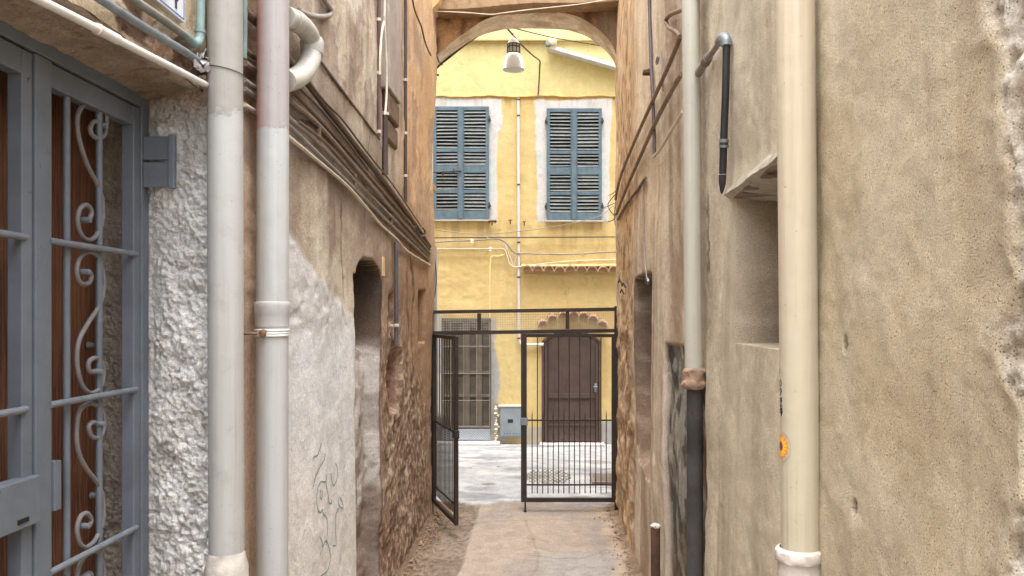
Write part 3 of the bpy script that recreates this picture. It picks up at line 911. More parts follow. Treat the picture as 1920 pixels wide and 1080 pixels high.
# stub of brown pipe standing at the wall foot
st_ = thing('pipe_stub', 'short rusty brown pipe stub standing at the foot of the right wall', 'pipe', (.74, 5.2, 0))
c0 = P(1229, 985, x=.755)
b = MB(); b.tube([(c0.x, c0.y, 0), (c0.x, c0.y, c0.z)], .031, 14); b.build('pipe', m_paint('rusty_brown', (.085, .042, .026), .35, .8, 1.2, rust=.4, sc=40), st_)
b = MB(); b.lathe([(0, .012), (.018, .012), (.034, .0), (.032, -.012)], c0, 14, wob=.2); b.build('mortar_cap', M_concrete, st_)

# ------------------------------------------------------------------ arch over the alley
arch = thing('alley_arch', 'rounded brown plaster archway closing the far end of the alley', 'archway', (-.2, 8.62, 0))
def arch_build():
    y0, y1 = 8.66, 9.17
    front = [(801, 150), (803, 128), (808, 114), (818, 102), (828, 92), (850, 75), (870, 60), (897, 42), (930, 30), (970, 24), (1015, 22), (1060, 25), (1090, 34), (1113, 48), (1130, 62), (1145, 79), (1154, 98), (1159, 124)]
    rear = [(811, 175), (811, 142), (813, 136), (818, 128), (826, 119), (849, 100), (880, 78), (905, 65), (947, 55), (985, 53.5), (1020, 54), (1060, 56), (1080, 61), (1101, 69), (1124, 85), (1140, 100), (1150, 114), (1156, 128)]
    A = smooth_path([P(a_, b_, y=y0) for a_, b_ in front], 5)
    B_ = smooth_path([P(a_, b_, y=y1) for a_, b_ in rear], 5)
    n = len(A)
    # intrados
    m = 14
    pos = np.zeros((n, m, 3))
    for i in range(n):
        for j in range(m):
            t = j / (m - 1)
            pos[i, j] = A[i] * (1 - t) + B_[i] * t
    X, Y, Z = pos[..., 0], pos[..., 1], pos[..., 2]
    w = fbm(X * 6, Y * 6, Z * 6, 4, 401)
    pos[..., 2] += .006 * w * np.sin(np.linspace(0, math.pi, m))[None]
    col = np.ones((n, m, 3)) * np.array(C(222, 208, 190))
    col = mixc(col, C(196, 176, 152), sstep(0, .4, w))
    grid_mesh('intrados', pos, col, M_arch, arch)
    # front face
    rows = 60
    top = 6.6
    pos = np.zeros((n, rows, 3))
    for i in range(n):
        tx = -1.34 + (1.0 + 1.34) * i / (n - 1)
        for j in range(rows):
            t = j / (rows - 1)
            tt = t ** 1.6
            xx = A[i].x * (1 - min(1, t * 2.2)) + tx * min(1, t * 2.2)
            pos[i, j] = (xx, y0, A[i].z * (1 - tt) + top * tt)
    X, Z = pos[..., 0].copy(), pos[..., 2].copy()
    O = np.zeros_like(X)
    w = fbm(X * 4, Z * 4, O, 5, 402)
    s = fbm(X * 14, Z * 1.6, O, 5, 403)
    pos[..., 1] += (-.006 * w - .003 * fbm(X * 20, Z * 20, O, 3, 404))
    col = np.ones(X.shape + (3,)) * np.array(C(140, 104, 70))
    col = mixc(col, C(84, 62, 44), sstep(-.05, .4, s) * .8)
    col = mixc(col, C(176, 134, 90), sstep(.05, .5, w) * .7)
    col = mixc(col, C(128, 112, 92), sstep(.45, .75, X) * .6)
    grid_mesh('front_face', pos, col, M_arch, arch)
    # rear face towards the street
    pos2 = pos.copy()
    for i in range(n):
        for j in range(rows):
            t = j / (rows - 1)
            k_ = min(1, t * 2.2)
            tx = -1.34 + 2.34 * i / (n - 1)
            pos2[i, j] = (B_[i].x * (1 - k_) + tx * k_, y1, B_[i].z * (1 - t ** 1.6) + top * t ** 1.6)
    grid_mesh('rear_face', pos2, np.ones_like(pos2) * np.array(C(214, 200, 170)), M_arch, arch, flip=True)
    # piers beside the opening
    xs = np.linspace(0, 1, 24); zs = np.concatenate([np.arange(0, 5.0, .03)])
    T, Z = np.meshgrid(xs, zs, indexing='ij')
    for side in (-1, 1):
        xa = P(801, 200, y=y0).x if side < 0 else P(1159, 200, y=y0).x
        xb = P(811, 200, y=y1).x if side < 0 else P(1156, 200, y=y1).x
        X = xa * (1 - T) + xb * T
        Yy = y0 + (y1 - y0) * T
        w = fbm(Yy * 8, Z * 5, T * 0, 4, 410 + side)
        X = X + side * -.008 * w
        base = C(228, 224, 218) if side < 0 else C(196, 170, 134)
        col = np.ones(X.shape + (3,)) * np.array(base)
        col = mixc(col, C(150, 128, 108), sstep(.1, .5, w) * .5)
        col = mixc(col, C(160, 124, 90), sstep(2.6, 1.6, Z + .5 * w) * .7)
        grid_mesh('pier_jamb', np.stack([X, Yy, Z], -1), col, M_arch, arch, flip=(side > 0))
    b = MB(); b.box(-9, -1.245, 8.661, 9.16, 0, 8.6); b.box(.86, 9, 8.661, 9.165, 0, 8.6); b.box(-1.245, .86, 8.70, 9.14, 6.55, 8.6)  # upper part, out of view, raised to shade the yellow facade
    b.build('raised_street_wall', m_paint('pale_street_plaster', C(206, 190, 160), .1, .9, 1), arch)
    b = MB(); b.box(-9, 9, 8.6, 9.45, 8.6, 8.7)
    b.build('coping', M_concrete, arch)
    # dark ledge with the beam over the arch
    vs, fs = [], []
    n2 = 60
    for i in range(n2 + 1):
        t = i / n2
        px = 796 + (1164 - 796) * t
        py = 19 - 18 * t + 2.2 * math.sin(t * 9) + random.uniform(-.5, .5)
        p = P(px, py, y=8.44)
        vs += [(p.x, 8.675, p.z - .012), (p.x, 8.47, p.z - .006), (p.x, 8.44, p.z + .008), (p.x, 8.435, p.z + .06), (p.x, 8.44, 6.5)]
    for i in range(n2):
        for j in range(4):
            a_ = i * 5 + j
            fs.append((a_, a_ + 1, a_ + 6, a_ + 5))
    b = MB(); b.add(vs, fs, True)
    b.build('beam', m_paint('ochre_beam', C(150, 124, 94), .2, .9, 2.0, dirt=.6, sc=40, streak=.3), arch)
    # corbel at the left springing
    b = MB()
    pf = [P(780, -30, y=8.30), P(836, -30, y=8.30), P(822, 4, y=8.30), P(806, 20, y=8.30), P(803, 34, y=8.30), P(780, 60, y=8.30)]
    vs = [p for p in pf] + [p + Vector((0, .30, 0)) for p in pf]
    k = len(pf)
    b.add(vs, [tuple(range(k))] + [(i, (i + 1) % k, (i + 1) % k + k, i + k) for i in range(k)], False)
    b.build('corbel', m_paint('pale_ochre_corbel', C(204, 172, 122), .12, .9, 1.2, sc=20), arch)
arch_build()
# thin wire sagging along the beam
def cable(name, label, pts, r, mat, group=None, k=6, n=6, cat='cable', parent=None):
    b = MB(); b.tube(smooth_path(pts, k), r, n)
    o = b.build(name, mat, parent)
    if parent is None: tag(o, label, cat, group)
    return o
M_black = m_paint('black_cable', (.02, .018, .017), .3, .6, .3)
M_brownc = m_paint('brown_dusty_conduit', C(112, 92, 78), .22, .7, .8, dirt=.5, sc=50)
M_greyc = m_paint('grey_dusty_conduit', C(138, 130, 124), .2, .6, .7, dirt=.55, sc=50)
M_cream = m_paint('cream_cable', C(200, 190, 172), .12, .6, .5, dirt=.4, sc=50)
M_maroon = m_paint('maroon_pipe_paint', C(96, 66, 62), .2, .5, .4, dirt=.3)
M_dark = m_paint('dark_pipe', C(66, 60, 60), .2, .45, .4, dirt=.3)
M_whitep = m_paint('white_conduit', C(214, 212, 208), .06, .45, .3, dirt=.3, sc=40)
M_teal = m_paint('verdigris_pipe', C(116, 136, 134), .2, .6, .8, rust=.12, rustcol=C(70, 104, 92), dirt=.4, sc=40)
M_steel = m_paint('grey_steel_fitting', C(128, 136, 142), .15, .4, .4, metal=.4, dirt=.4)
cable('wire', 'thin pale wire sagging across the beam above the arch', [P(a_, b_, y=8.41) for a_, b_ in ((806, 21), (840, 22), (880, 24), (920, 27), (945, 24), (985, 19), (1040, 13), (1100, 6), (1160, -6))], .005, M_cream)
cable('cable', 'dark cable running down the pale plaster left of the arch', [P(a_, b_, x=-1.12) for a_, b_ in ((770, -20), (778, 20), (790, 50), (796, 75), (802, 92), (808, 104))], .008, M_dark)
b = MB()
b.tube([P(808, 88, y=8.6), P(818, 100, y=8.6), P(823, 116, y=8.6), P(829, 122, y=8.6), P(832, 114, y=8.6)], .008, 6)
tag(b.build('wall_hook', M_dark), 'bent iron hook at the left springing of the arch', 'hook')
b = MB()
p0 = P(810, 140, y=8.75)
b.tube([P(806, 142, y=8.75), P(812, 139, y=8.75), P(823, 141, y=8.75)], .012, 8)
b.tube([P(812, 132, y=8.75), P(812, 149, y=8.75)], .009, 8)
tag(b.build('iron_bracket', M_dark), 'small iron tap-like bracket on the white left pier below the arch', 'bracket')
b = MB()
p0, p1 = P(799, 342, y=8.72), P(812, 362, y=8.72)
b.box(-1.27, p1.x, 8.68, 8.98, p1.z + .05, p0.z, .008)
b.box(-1.27, p1.x - .03, 8.70, 8.95, p1.z - .01, p1.z + .049, .008)
tag(b.build('stone_corbel', m_paint('stone_bracket', C(150, 128, 104), .2, .9, 1.5, sc=30)), 'small brown stone block jutting from the left white pier', 'corbel')

# ------------------------------------------------------------------ yellow house
YF = 13.0
S_ = F / YF
def FX(px): return (px - VX) / S_
def FZ(py): return H - (py - VY) / S_
house = thing('yellow_house', 'yellow plastered house facade facing the end of the alley', 'house', (0, 13.3, 0))
WIN = [(813, 201, 917, 412), (1025, 204.5, 1128, 413.5)]
def facade():
    xs = np.concatenate([np.linspace(-9, -1.95, 40), np.arange(-1.93, 1.40, .0145), np.linspace(1.42, 9, 40)])
    zs = np.concatenate([np.arange(-.05, 7.5, .0175), np.linspace(7.55, 8.6, 20)])
    X, Z = np.meshgrid(xs, zs, indexing='ij')
    O = np.zeros_like(X)
    px, py = VX + X * S_, VY - (Z - H) * S_
    w1, w2 = fbm(X * 2, Z * 2, O, 5, 501), fbm(X * 2 + 30, Z * 2, O, 5, 502)
    f = fbm(X * 12, Z * 12, O, 4, 503)
    col = np.ones(X.shape + (3,)) * np.array(C(204, 182, 130))
    up = sstep(184, 178, py + w1 * 2)
    col = mixc(col, C(206, 194, 142), up)
    col = mixc(col, C(212, 204, 154), sstep(79, 76, py))
    st = fbm(X * 3.2, Z * .6, O, 5, 505)
    col = mixc(col, C(188, 162, 110), sstep(.02, .5, st) * .4 * (1 - .6 * up))
    col = mixc(col, C(194, 178, 132), sstep(.02, .5, w1) * .4)
    col = mixc(col, C(180, 152, 102), sstep(.18, .6, w2) * .4 * (1 - up))
    # white limewash round the windows
    w5, w6 = w1 * 5 + f * 2, w2 * 7 + f * 2
    pa = inpoly(px + w5 * .4, py + w6 * .3, [(780, 183), (941, 184), (942, 236), (934, 250), (931, 300), (932, 414), (780, 414)], 1.0)
    pb = inpoly(px + w5 * .4, py + w6 * .3, [(1002, 188), (1010, 184), (1040, 190), (1080, 187), (1148, 183), (1149, 215), (1143, 250), (1144, 330), (1142, 416), (1006, 417), (1008, 320), (1005, 240)], 1.0)
    wm = np.maximum(pa, pb)
    D = .004 * w1 + .0022 * f + .006 * wm
    wc = mixc(np.ones(X.shape + (3,)) * np.array(C(196, 195, 197)), C(180, 200, 196), sstep(.1, .5, w2) * .5)
    col = col * (1 - wm[..., None]) + wc * wm[..., None]
    # grey cement margins by the grille door and the foot of the wall
    gm = np.maximum(inpoly(px + w5, py + w6 * .5, [(921, 596), (932, 600), (930, 640), (940, 700), (936, 760), (940, 800), (950, 840), (800, 840), (800, 590), (832, 590), (832, 600)], 3),
                    inpoly(px + w5 * .5, py + w6 * .4, [(1122, 790), (1200, 788), (1200, 835), (1122, 835)], 2))
    gm = np.maximum(gm, inpoly(px + w5 * .5, py + w6 * .4, [(985, 800), (1018, 800), (1018, 835), (985, 835)], 3) * .7)
    gc = mixc(np.ones(X.shape + (3,)) * np.array(C(160, 160, 160)), C(184, 176, 162), sstep(0, .5, w2) * .8)
    col = col * (1 - gm[..., None]) + gc * gm[..., None]
    ft = sstep(812, 826, py + w6) * (1 - gm)
    col = mixc(col, C(190, 170, 136), ft * .7)
    drip = fbm(X * 14, Z * .7, O, 4, 512)
    for (xa_, xb_) in ((808, 925), (1020, 1134)):
        um = inpoly(px, py, [(xa_, 414), (xb_, 414), (xb_ + 3, 475), (xa_ - 3, 475)], 14) * sstep(475, 416, py)
        col = mixc(col, C(150, 132, 98), um * sstep(-.1, .4, drip) * .55)
    us = sstep(181, 186, py) * sstep(215, 186, py) * sstep(0, .4, drip)
    col = mixc(col, C(158, 130, 84), us * .5 * (1 - .4 * wm))
    cb_ = sstep(.035, .0, np.abs(fbm(X * 1.7, Z * 1.7, O, 5, 515))) * sstep(.1, .4, fbm(X * 1.2, Z * 1.2, O + 3, 3, 516))
    col = mixc(col, C(150, 126, 88), cb_ * .45)
    # trowelled ripples in the lower left
    D = D + .004 * fbm(X * 5, Z * 11, O, 4, 510) * inpoly(px, py, [(815, 480), (925, 480), (925, 590), (815, 590)], 12)
    # openings behind the shutters and the doors
    mask = np.ones((len(xs) - 1, len(zs) - 1), bool)
    grid_mesh('wall', np.stack([X, YF - D, Z], -1), col, M_facade, house)
facade()
b = MB(); b.box(-9, 9, 13.03, 18, 0, 8.6); b.build('building_core', m_paint('facade_yellow_plain', C(230, 205, 140), .06, .9, .5), house)
b = MB(); b.box(-9.2, 9.2, 12.75, 18, 8.6, 8.72); b.build('shade_eaves', M_concrete, house)  # unseen overhang added to cut the light on the facade
M_yel = m_paint('yellow_trim', C(190, 174, 122), .08, .85, 1.0, dirt=.25, sc=14, streak=.25)
b = MB(); b.box(-9, 9, 12.925, 13.0, FZ(78.5), FZ(75)); b.box(-9, 9, 12.955, 13.0, FZ(80.5), FZ(78.5) - .002); b.build('cornice', M_yel, house)
b = MB(); b.tube([(FX(x_), 12.985, FZ(181 + 1.2 * math.sin(x_ * .06) + .5 * math.sin(x_ * .21))) for x_ in range(700, 1300, 6)], .016, 8); b.build('string_course', m_paint('string_brown', C(196, 160, 100), .2, .9, 1.0), house)

# louvred shutters
M_blue = m_paint('weathered_blue_paint', C(88, 108, 122), .16, .7, .9, rust=.10, rustcol=C(150, 155, 150), dirt=.35, sc=34, streak=.5)
M_slat = m_paint('sun_bleached_slat', C(112, 118, 120), .2, .75, .9, rust=.22, rustcol=C(134, 132, 124), dirt=.4, sc=40)
M_gap = m_paint('dark_void', (.012, .013, .016), .1, .9, 0)
def slat_mesh(w):
    b = MB()
    h, t = .034, .006
    rot = Matrix.Rotation(math.radians(-38), 4, 'X')
    b.box(-w / 2, w / 2, -t / 2, t / 2, -h / 2 - .004, h / 2 + .004, m=rot)
    me = bpy.data.meshes.new('slat')
    me.from_pydata(b.v, [], b.f); me.materials.append(M_slat)
    return me
def shutter(x0, x1, ptop, pbot, zones, label):
    z0, z1 = FZ(pbot), FZ(ptop)
    X0, X1 = FX(x0), FX(x1)
    yf = 12.945
    st = .052
    fr = MB()
    fr.box(X0, X0 + st, yf, yf + .035, z0, z1, .003)
    fr.box(X1 - st, X1, yf, yf + .035, z0, z1, .003)
    prev = z1
    for (za, zb) in zones + [(None, None)]:
        zt = FZ(za) if za else z0
        fr.box(X0 + st + .0005, X1 - st - .0005, yf + .001, yf + .034, zt, prev, .002)
        if zb: prev = FZ(zb)
    sh = fr.build('shutter', M_blue, house)
    if label: sh['label'] = label
    w = X1 - X0 - 2 * st
    me = slat_mesh(w - .002)
    bk = MB(); bk.box(X0 + .01, X1 - .01, yf + .036, yf + .040, z0 + .01, z1 - .01); bk.build('slat_gap_shade', M_gap, sh)  # near-black sheet standing in for the shade between the slats
    for (za, zb) in zones:
        n = max(2, round((zb - za) / 6.45))
        for i in range(n):
            py = za + (zb - za) * (i + .55) / n
            s = bpy.data.objects.new('slat', me)
            s.location = ((X0 + X1) / 2, yf + .014, FZ(py))
            s.rotation_euler = (random.uniform(-.22, .22) + (.5 if random.random() < .04 else 0), random.uniform(-.018, .018), 0)
            link(s); setparent(s, sh)
            q = s
    # inner raised moulding in the lower half
    return sh
for wi, (xa, ya, xb, yb) in enumerate(WIN):
    mid = (xa + xb) / 2 + (-.5)
    zs_ = [(ya + 7, ya + 79), (ya + 85, ya + 110), (ya + 124, ya + 156), (ya + 162, ya + 195)]
    shutter(xa, mid - .4, ya, yb, zs_, 'left shutter leaf of the left window' if wi == 0 else 'left shutter leaf of the right window')
    shutter(mid + .4, xb, ya, yb, zs_, 'right shutter leaf of the left window' if wi == 0 else 'right shutter leaf of the right window with flaking paint')
    b = MB(); b.box(FX(mid - 4.2), FX(mid + 4.2), 12.925, 12.9445, FZ(yb) + .004, FZ(ya) - .004, .004)
    b.build('shutter_cover_strip', M_blue, house)
    for hx in (xa - 1, xb + 1):
        for hy in (ya + 24, yb - 26):
            b = MB(); b.box(FX(hx - 2.5), FX(hx + 2.5), 12.93, 12.99, FZ(hy + 2.5), FZ(hy - 2.5), .004); b.tube([(FX(hx), 12.94, FZ(hy + 6)), (FX(hx), 12.94, FZ(hy - 6))], .010, 8)
            b.build('shutter_hinge', M_dark, house)
    b = MB(); b.box(FX(xa - 2), FX(xb + 2), 12.93, 12.999, FZ(yb + 3), FZ(yb + .6), .004); b.build('window_sill', m_paint('pale_sill', C(186, 180, 168), .1, .9, .8), house)
# shutter latch bar
b = MB(); b.tube([(FX(808), 12.88, FZ(326)), (FX(840), 12.90, FZ(324)), (FX(866), 12.915, FZ(322))], .010, 8); b.tube([(FX(832), 12.895, FZ(325)), (FX(831), 12.895, FZ(333))], .014, 6); b.tube([(FX(852), 12.90, FZ(318)), (FX(852), 12.90, FZ(326))], .009, 6)
b.build('shutter_latch', m_paint('rusty_iron', (.06, .03, .02), .4, .8, 1, rust=.3), house)
for (qx, qy, dx) in ((923, 416, 9), (957, 414, 4), (983, 417, 3)):
    b = MB(); b.tube([(FX(qx - dx * .7), 12.96, FZ(qy - 1)), (FX(qx), 12.92, FZ(qy)), (FX(qx + dx * .7), 12.96, FZ(qy - 1))], .016 if dx > 5 else .009, 8)
    b.tube([(FX(qx), 12.95, FZ(qy)), (FX(qx), 12.94, FZ(qy + 7))], .010, 6)
    if dx > 5:
        b.lathe([(0, .03), (.03, .0), (0, -.03)], (FX(qx + 6), 12.93, FZ(qy)), 8); b.lathe([(0, .03), (.03, .0), (0, -.03)], (FX(qx - 5), 12.93, FZ(qy)), 8)
    b.build('shutter_stay', m_paint('rusty_stay', (.09, .04, .02), .4, .8, 1, rust=.3), house)

# clay tile hoods
M_tile = m_paint('clay_tile', C(162, 130, 104), .2, .85, 1.0, dirt=.4, sc=26)
def tile_mesh(r, L):
    vs, fs = [], []
    n = 10
    for k_, y in enumerate((0, -L)):
        sc_ = 1.0 if k_ else .88
        for rr in (r, r - .016):
            for i in range(n + 1):
                a_ = math.pi * i / n
                vs.append((-rr * sc_ * math.cos(a_), y, rr * sc_ * math.sin(a_) * 1.05 - (.05 if k_ else 0)))
    m = n + 1
    for i in range(n):
        fs += [(i, i + 1, 2 * m + i + 1, 2 * m + i), (m + i, 3 * m + i, 3 * m + i + 1, m + i + 1), (2 * m + i, 2 * m + i + 1, 3 * m + i + 1, 3 * m + i)]
    k0 = len(vs)
    for i in range(n + 1):
        a_ = math.pi * i / n
        vs.append((-(r - .014) * .9 * math.cos(a_), -L + .035, (r - .014) * .9 * math.sin(a_) * 1.05 - .05))
    fs.append(tuple(range(k0, k0 + n + 1)))
    fs += [(0, 2 * m, 3 * m, m), (n, m + n, 3 * m + n, 2 * m + n)]
    me = bpy.data.meshes.new('roof_tile')
    me.from_pydata(vs, [], fs); me.materials.append(M_tile)
    return me
hood = thing('tile_hood', 'straight row of scalloped clay tiles set in the yellow wall above the cables', 'tile hood', (FX(1068), 12.9, FZ(505)))
tm = tile_mesh(.091, .17)
for i in range(10):
    o = bpy.data.objects.new('roof_tile', tm)
    o.location = (FX(989 + 20.0 * i), 12.995, FZ(510 + random.uniform(-1, 1)) + .045)
    o.rotation_euler = (0, random.uniform(-.05, .05), random.uniform(-.03, .03))
    link(o); setparent(o, hood)
b = MB(); b.add([(FX(978), 12.86, FZ(499)), (FX(1190), 12.86, FZ(498)), (FX(1190), 13.0, FZ(494)), (FX(978), 13.0, FZ(495)), (FX(978), 12.86, FZ(501)), (FX(1190), 12.86, FZ(500))], [(0, 1, 2, 3), (0, 4, 5, 1), (0, 3, 4)])
b.build('mortar_slope', M_yel, hood)
hood2 = thing('arched_tile_hood', 'arched row of scalloped clay tiles over the brown door', 'tile hood', (FX(1075), 12.9, FZ(595)))
tm2 = tile_mesh(.086, .15)
for (qx, qy, rt) in ((1016, 606, -.5), (1035, 596, -.32), (1055, 590, -.14), (1075, 588.5, 0), (1094, 591, .14), (1112, 597, .32), (1130, 607, .5)):
    o = bpy.data.objects.new('roof_tile', tm2)
    o.location = (FX(qx), 12.995, FZ(qy + 5) + .045)
    o.rotation_euler = (0, rt * .8, random.uniform(-.03, .03))
    link(o); setparent(o, hood2)

# brown arched door
M_bdoor = m_paint('dull_brown_door', C(76, 62, 58), .14, .7, .7, dirt=.4, sc=24, streak=.4)
def prism_y(pts, y0, y1, name, mat, parent):
    n = len(pts)
    vs = [(x, y0, z) for x, z in pts] + [(x, y1, z) for x, z in pts]
    fs = [tuple(range(n)), tuple(range(2 * n - 1, n - 1, -1))] + [(i, i + n, (i + 1) % n + n, (i + 1) % n) for i in range(n)]
    b = MB(); b.add(vs, fs)
    return b.build(name, mat, parent)
ad = [(1021, 828), (1021, 643), (1024, 640)] + [(1021 + 100 * t, 643 - 18 * math.sin(math.pi * t) ** .8) for t in [i / 14 for i in range(1, 14)]] + [(1118, 640), (1121, 643), (1121, 828)]
door = prism_y([(FX(x_), FZ(y_)) for x_, y_ in ad], 12.955, 12.998, 'door', M_bdoor, house)
door['label'] = 'weathered brown arched door'
for (za, zb, d_) in ((737, 746, .02), (783, 787, .012), (794, 798, .012), (816, 827, .016)):
    b = MB(); b.box(FX(1022), FX(1120), 12.955 - d_, 12.9545, FZ(zb), FZ(za), .004); b.build('door_rail', M_bdoor, door)
for (xa_, xb_) in ((1021.6, 1025.5), (1116.5, 1120.4)):
    b = MB(); b.box(FX(xa_), FX(xb_), 12.925, 12.9545, FZ(828), FZ(646), .004); b.build('door_stile', M_bdoor, door)
b = MB(); b.tube([(FX(1112), 12.90, FZ(724)), (FX(1120), 12.90, FZ(724))], .010, 8); b.box(FX(1114), FX(1118), 12.90, 12.925, FZ(734), FZ(718), .003); b.build('handle', M_steel, door)
# frame round the arched door
of = [(1018.5, 829), (1018.5, 641)] + [(1018.5 + 105 * t, 641 - 20 * math.sin(math.pi * t) ** .8) for t in [i / 14 for i in range(0, 15)]] + [(1123.5, 641), (1123.5, 829)]
b = MB(); b.tube([(FX(x_), 12.965, FZ(y_)) for x_, y_ in of], .024, 6); b.build('door_frame', m_paint('dark_frame', C(84, 64, 54), .2, .7, .8, sc=30), house)
b = MB(); b.box(FX(1012), FX(1132), 12.80, 13.0, 0, FZ(829), .01); b.build('door_step', m_paint('step_stone', C(208, 206, 200), .1, .9, 1), house)

# grille covered louvred door on the left
gd = prism_y([(FX(828), FZ(597)), (FX(921), FZ(597)), (FX(921), FZ(803)), (FX(828), FZ(803))], 12.985, 12.996, 'grille_door', m_paint('grille_door_dark', C(84, 77, 70), .15, .85, .6), house)
gd['label'] = 'grey brown louvred door behind a wire grille'
M_lou = m_paint('old_louvre_wood', C(104, 96, 87), .15, .85, .8, dirt=.5, sc=30, streak=.4)
for (xa_, xb_) in ((829, 834), (842.5, 846), (871, 881), (894, 904), (917, 920.5)):
    b = MB(); b.box(FX(xa_), FX(xb_), 12.955, 12.984, FZ(802), FZ(600), .003); b.build('door_stile', M_lou, gd)
lb = MB()
for (xa_, xb_) in ((834.5, 842), (846.5, 870.5), (881.5, 893.5), (904.5, 916.5)):
    zz = 603
    while zz < 796:
        lb.add([(FX(xa_), 12.962, FZ(zz + 2.4)), (FX(xb_), 12.962, FZ(zz + 2.4)), (FX(xb_), 12.982, FZ(zz)), (FX(xa_), 12.982, FZ(zz))], [(0, 1, 2, 3)])
        zz += 3.1
tag(lb.build('louvre_slats', M_lou, gd), kind='stuff')
for (za, zb) in ((597.5, 602), (695, 701), (738, 744), (796, 802)):
    b = MB(); b.box(FX(829), FX(920.5), 12.950, 12.9545, FZ(zb), FZ(za), .002); b.build('door_rail', M_lou, gd)
M_wire = m_paint('pale_wire', C(128, 122, 112), .1, .5, .3)
for i in range(8):
    x_ = 834 + i * 12.0
    b = MB(); b.tube([(FX(x_), 12.93, FZ(603)), (FX(x_), 12.93, FZ(801))], .005, 6); b.build('grille_bar', M_wire if i % 2 else M_dark, gd)
for z_ in (649, 700, 750, 799):
    b = MB(); b.tube([(FX(829), 12.922, FZ(z_)), (FX(920), 12.922, FZ(z_))], .0055, 6); b.build('grille_bar', M_wire, gd)
t = NT('perforated_sheet')
rv = t.scale(t.obj, (38, 1, 38))
wv = t.n('ShaderNodeTexVoronoi'); wv.inputs['Scale'].default_value = 1.0; wv.inputs['Randomness'].default_value = 0.0
sp = t.n('ShaderNodeSeparateXYZ'); t.l(rv, sp.inputs[0])
cb = t.n('ShaderNodeCombineXYZ'); t.l(t.math('ADD', sp.outputs[0], sp.outputs[2]), cb.inputs[0]); t.l(t.math('SUBTRACT', sp.outputs[0], sp.outputs[2]), cb.inputs[1])
t.l(cb.outputs[0], wv.inputs['Vector'])
pc = t.mix(t.ramp(wv.outputs['Distance'], .40, .34), C(196, 204, 214), C(58, 66, 80))
t.fin(pc, .5)
b = MB(); b.box(FX(829), FX(919), 12.95, 12.958, FZ(824), FZ(803.5)); b.build('kick_plate', t.mat, gd)
b = MB(); b.box(FX(820), FX(938), 12.82, 13.0, 0, FZ(826), .02); b.build('threshold', m_paint('pale_threshold', C(204, 204, 204), .1, .9, 1), house)

# meter cabinet
mc_ = thing('meter_cabinet', 'grey steel meter cabinet low on the yellow wall beside the grille door', 'cabinet', (FX(957), 12.95, FZ(820)))
M_cab = m_paint('cabinet_grey', C(132, 142, 150), .1, .55, .5, rust=.04, dirt=.35, sc=20)
b = MB(); b.box(FX(938), FX(977), 12.90, 12.998, FZ(818), FZ(762), .006); b.build('case', M_cab, mc_)
b = MB(); b.box(FX(940), FX(975.5), 12.893, 12.8995, FZ(816), FZ(764), .003); b.build('door', M_cab, mc_)
b = MB(); b.box(FX(935), FX(979), 12.885, 12.999, FZ(761.8), FZ(758.6), .004); b.build('top_plate', m_paint('cab_top', C(196, 190, 176), .1, .8, .6), mc_)
b = MB(); b.box(FX(952.5), FX(962.5), 12.889, 12.8928, FZ(791), FZ(784.5), .001); b.build('inspection_window', M_black, mc_)
b = MB()
for i in range(5): b.lathe([(0, .004), (.008, .003), (.009, 0)], (0, 0, 0), 8, Matrix.Translation((FX(946 + i * 5.6), 12.892, FZ(811))) @ Matrix.Rotation(math.radians(90), 4, 'X'))
b.build('vent_studs', M_dark, mc_)
# mortar lumps beside the cabinet
b = MB()
for i in range(16):
    c = Vector((FX(932 + random.uniform(-2.5, 3)), 12.95, FZ(762 + i * 4.2)))
    r_ = random.uniform(.015, .035)
    b.lathe([(0, r_), (r_ * .8, r_ * .6), (r_, 0), (r_ * .7, -r_ * .6), (0, -r_)], c, 8, wob=.4)
tag(b.build('mortar_lumps', m_paint('mortar_white', C(206, 196, 178), .25, .9, 1.5, sc=40)), 'lumpy pale mortar beside the meter cabinet', 'mortar', kind='stuff')

# awning slab running down to the right, round vent
aw = thing('sloping_canopy', 'sloping pale canopy edge descending to the right below the cornice', 'canopy', (FX(1090), 12.8, FZ(110)))
a0, a1 = (FX(1027), FZ(93)), (FX(1180), FZ(137))
b = MB(); b.add([(a0[0], 12.82, a0[1] - .03), (a1[0], 12.82, a1[1] - .03), (a1[0], 12.82, a1[1] + .03), (a0[0], 12.82, a0[1] + .03), (a0[0], 13.0, a0[1] - .03), (a1[0], 13.0, a1[1] - .03), (a1[0], 13.0, a1[1] + .06), (a0[0], 13.0, a0[1] + .06)], [(0, 1, 2, 3), (3, 2, 6, 7), (1, 5, 6, 2), (0, 3, 7, 4), (0, 4, 5, 1)])
b.build('slab', m_paint('canopy_cement', C(200, 200, 200), .1, .9, .8), aw)
b = MB(); b.lathe([(0, .03), (.05, .03), (.065, .02), (.07, 0), (.07, -.06)], (0, 0, 0), 18, Matrix.Translation((FX(1036), 12.80, FZ(85))) @ Matrix.Rotation(math.radians(90), 4, 'X')); b.build('round_end_cap', m_paint('cap_cream', C(214, 204, 170), .1, .8, .8), aw)
b = MB(); b.lathe([(0, .02), (.035, .02), (.045, 0), (.045, -.05)], (0, 0, 0), 14, Matrix.Translation((FX(1027), 12.79, FZ(90))) @ Matrix.Rotation(math.radians(90), 4, 'X')); b.build('small_end_cap', M_steel, aw)

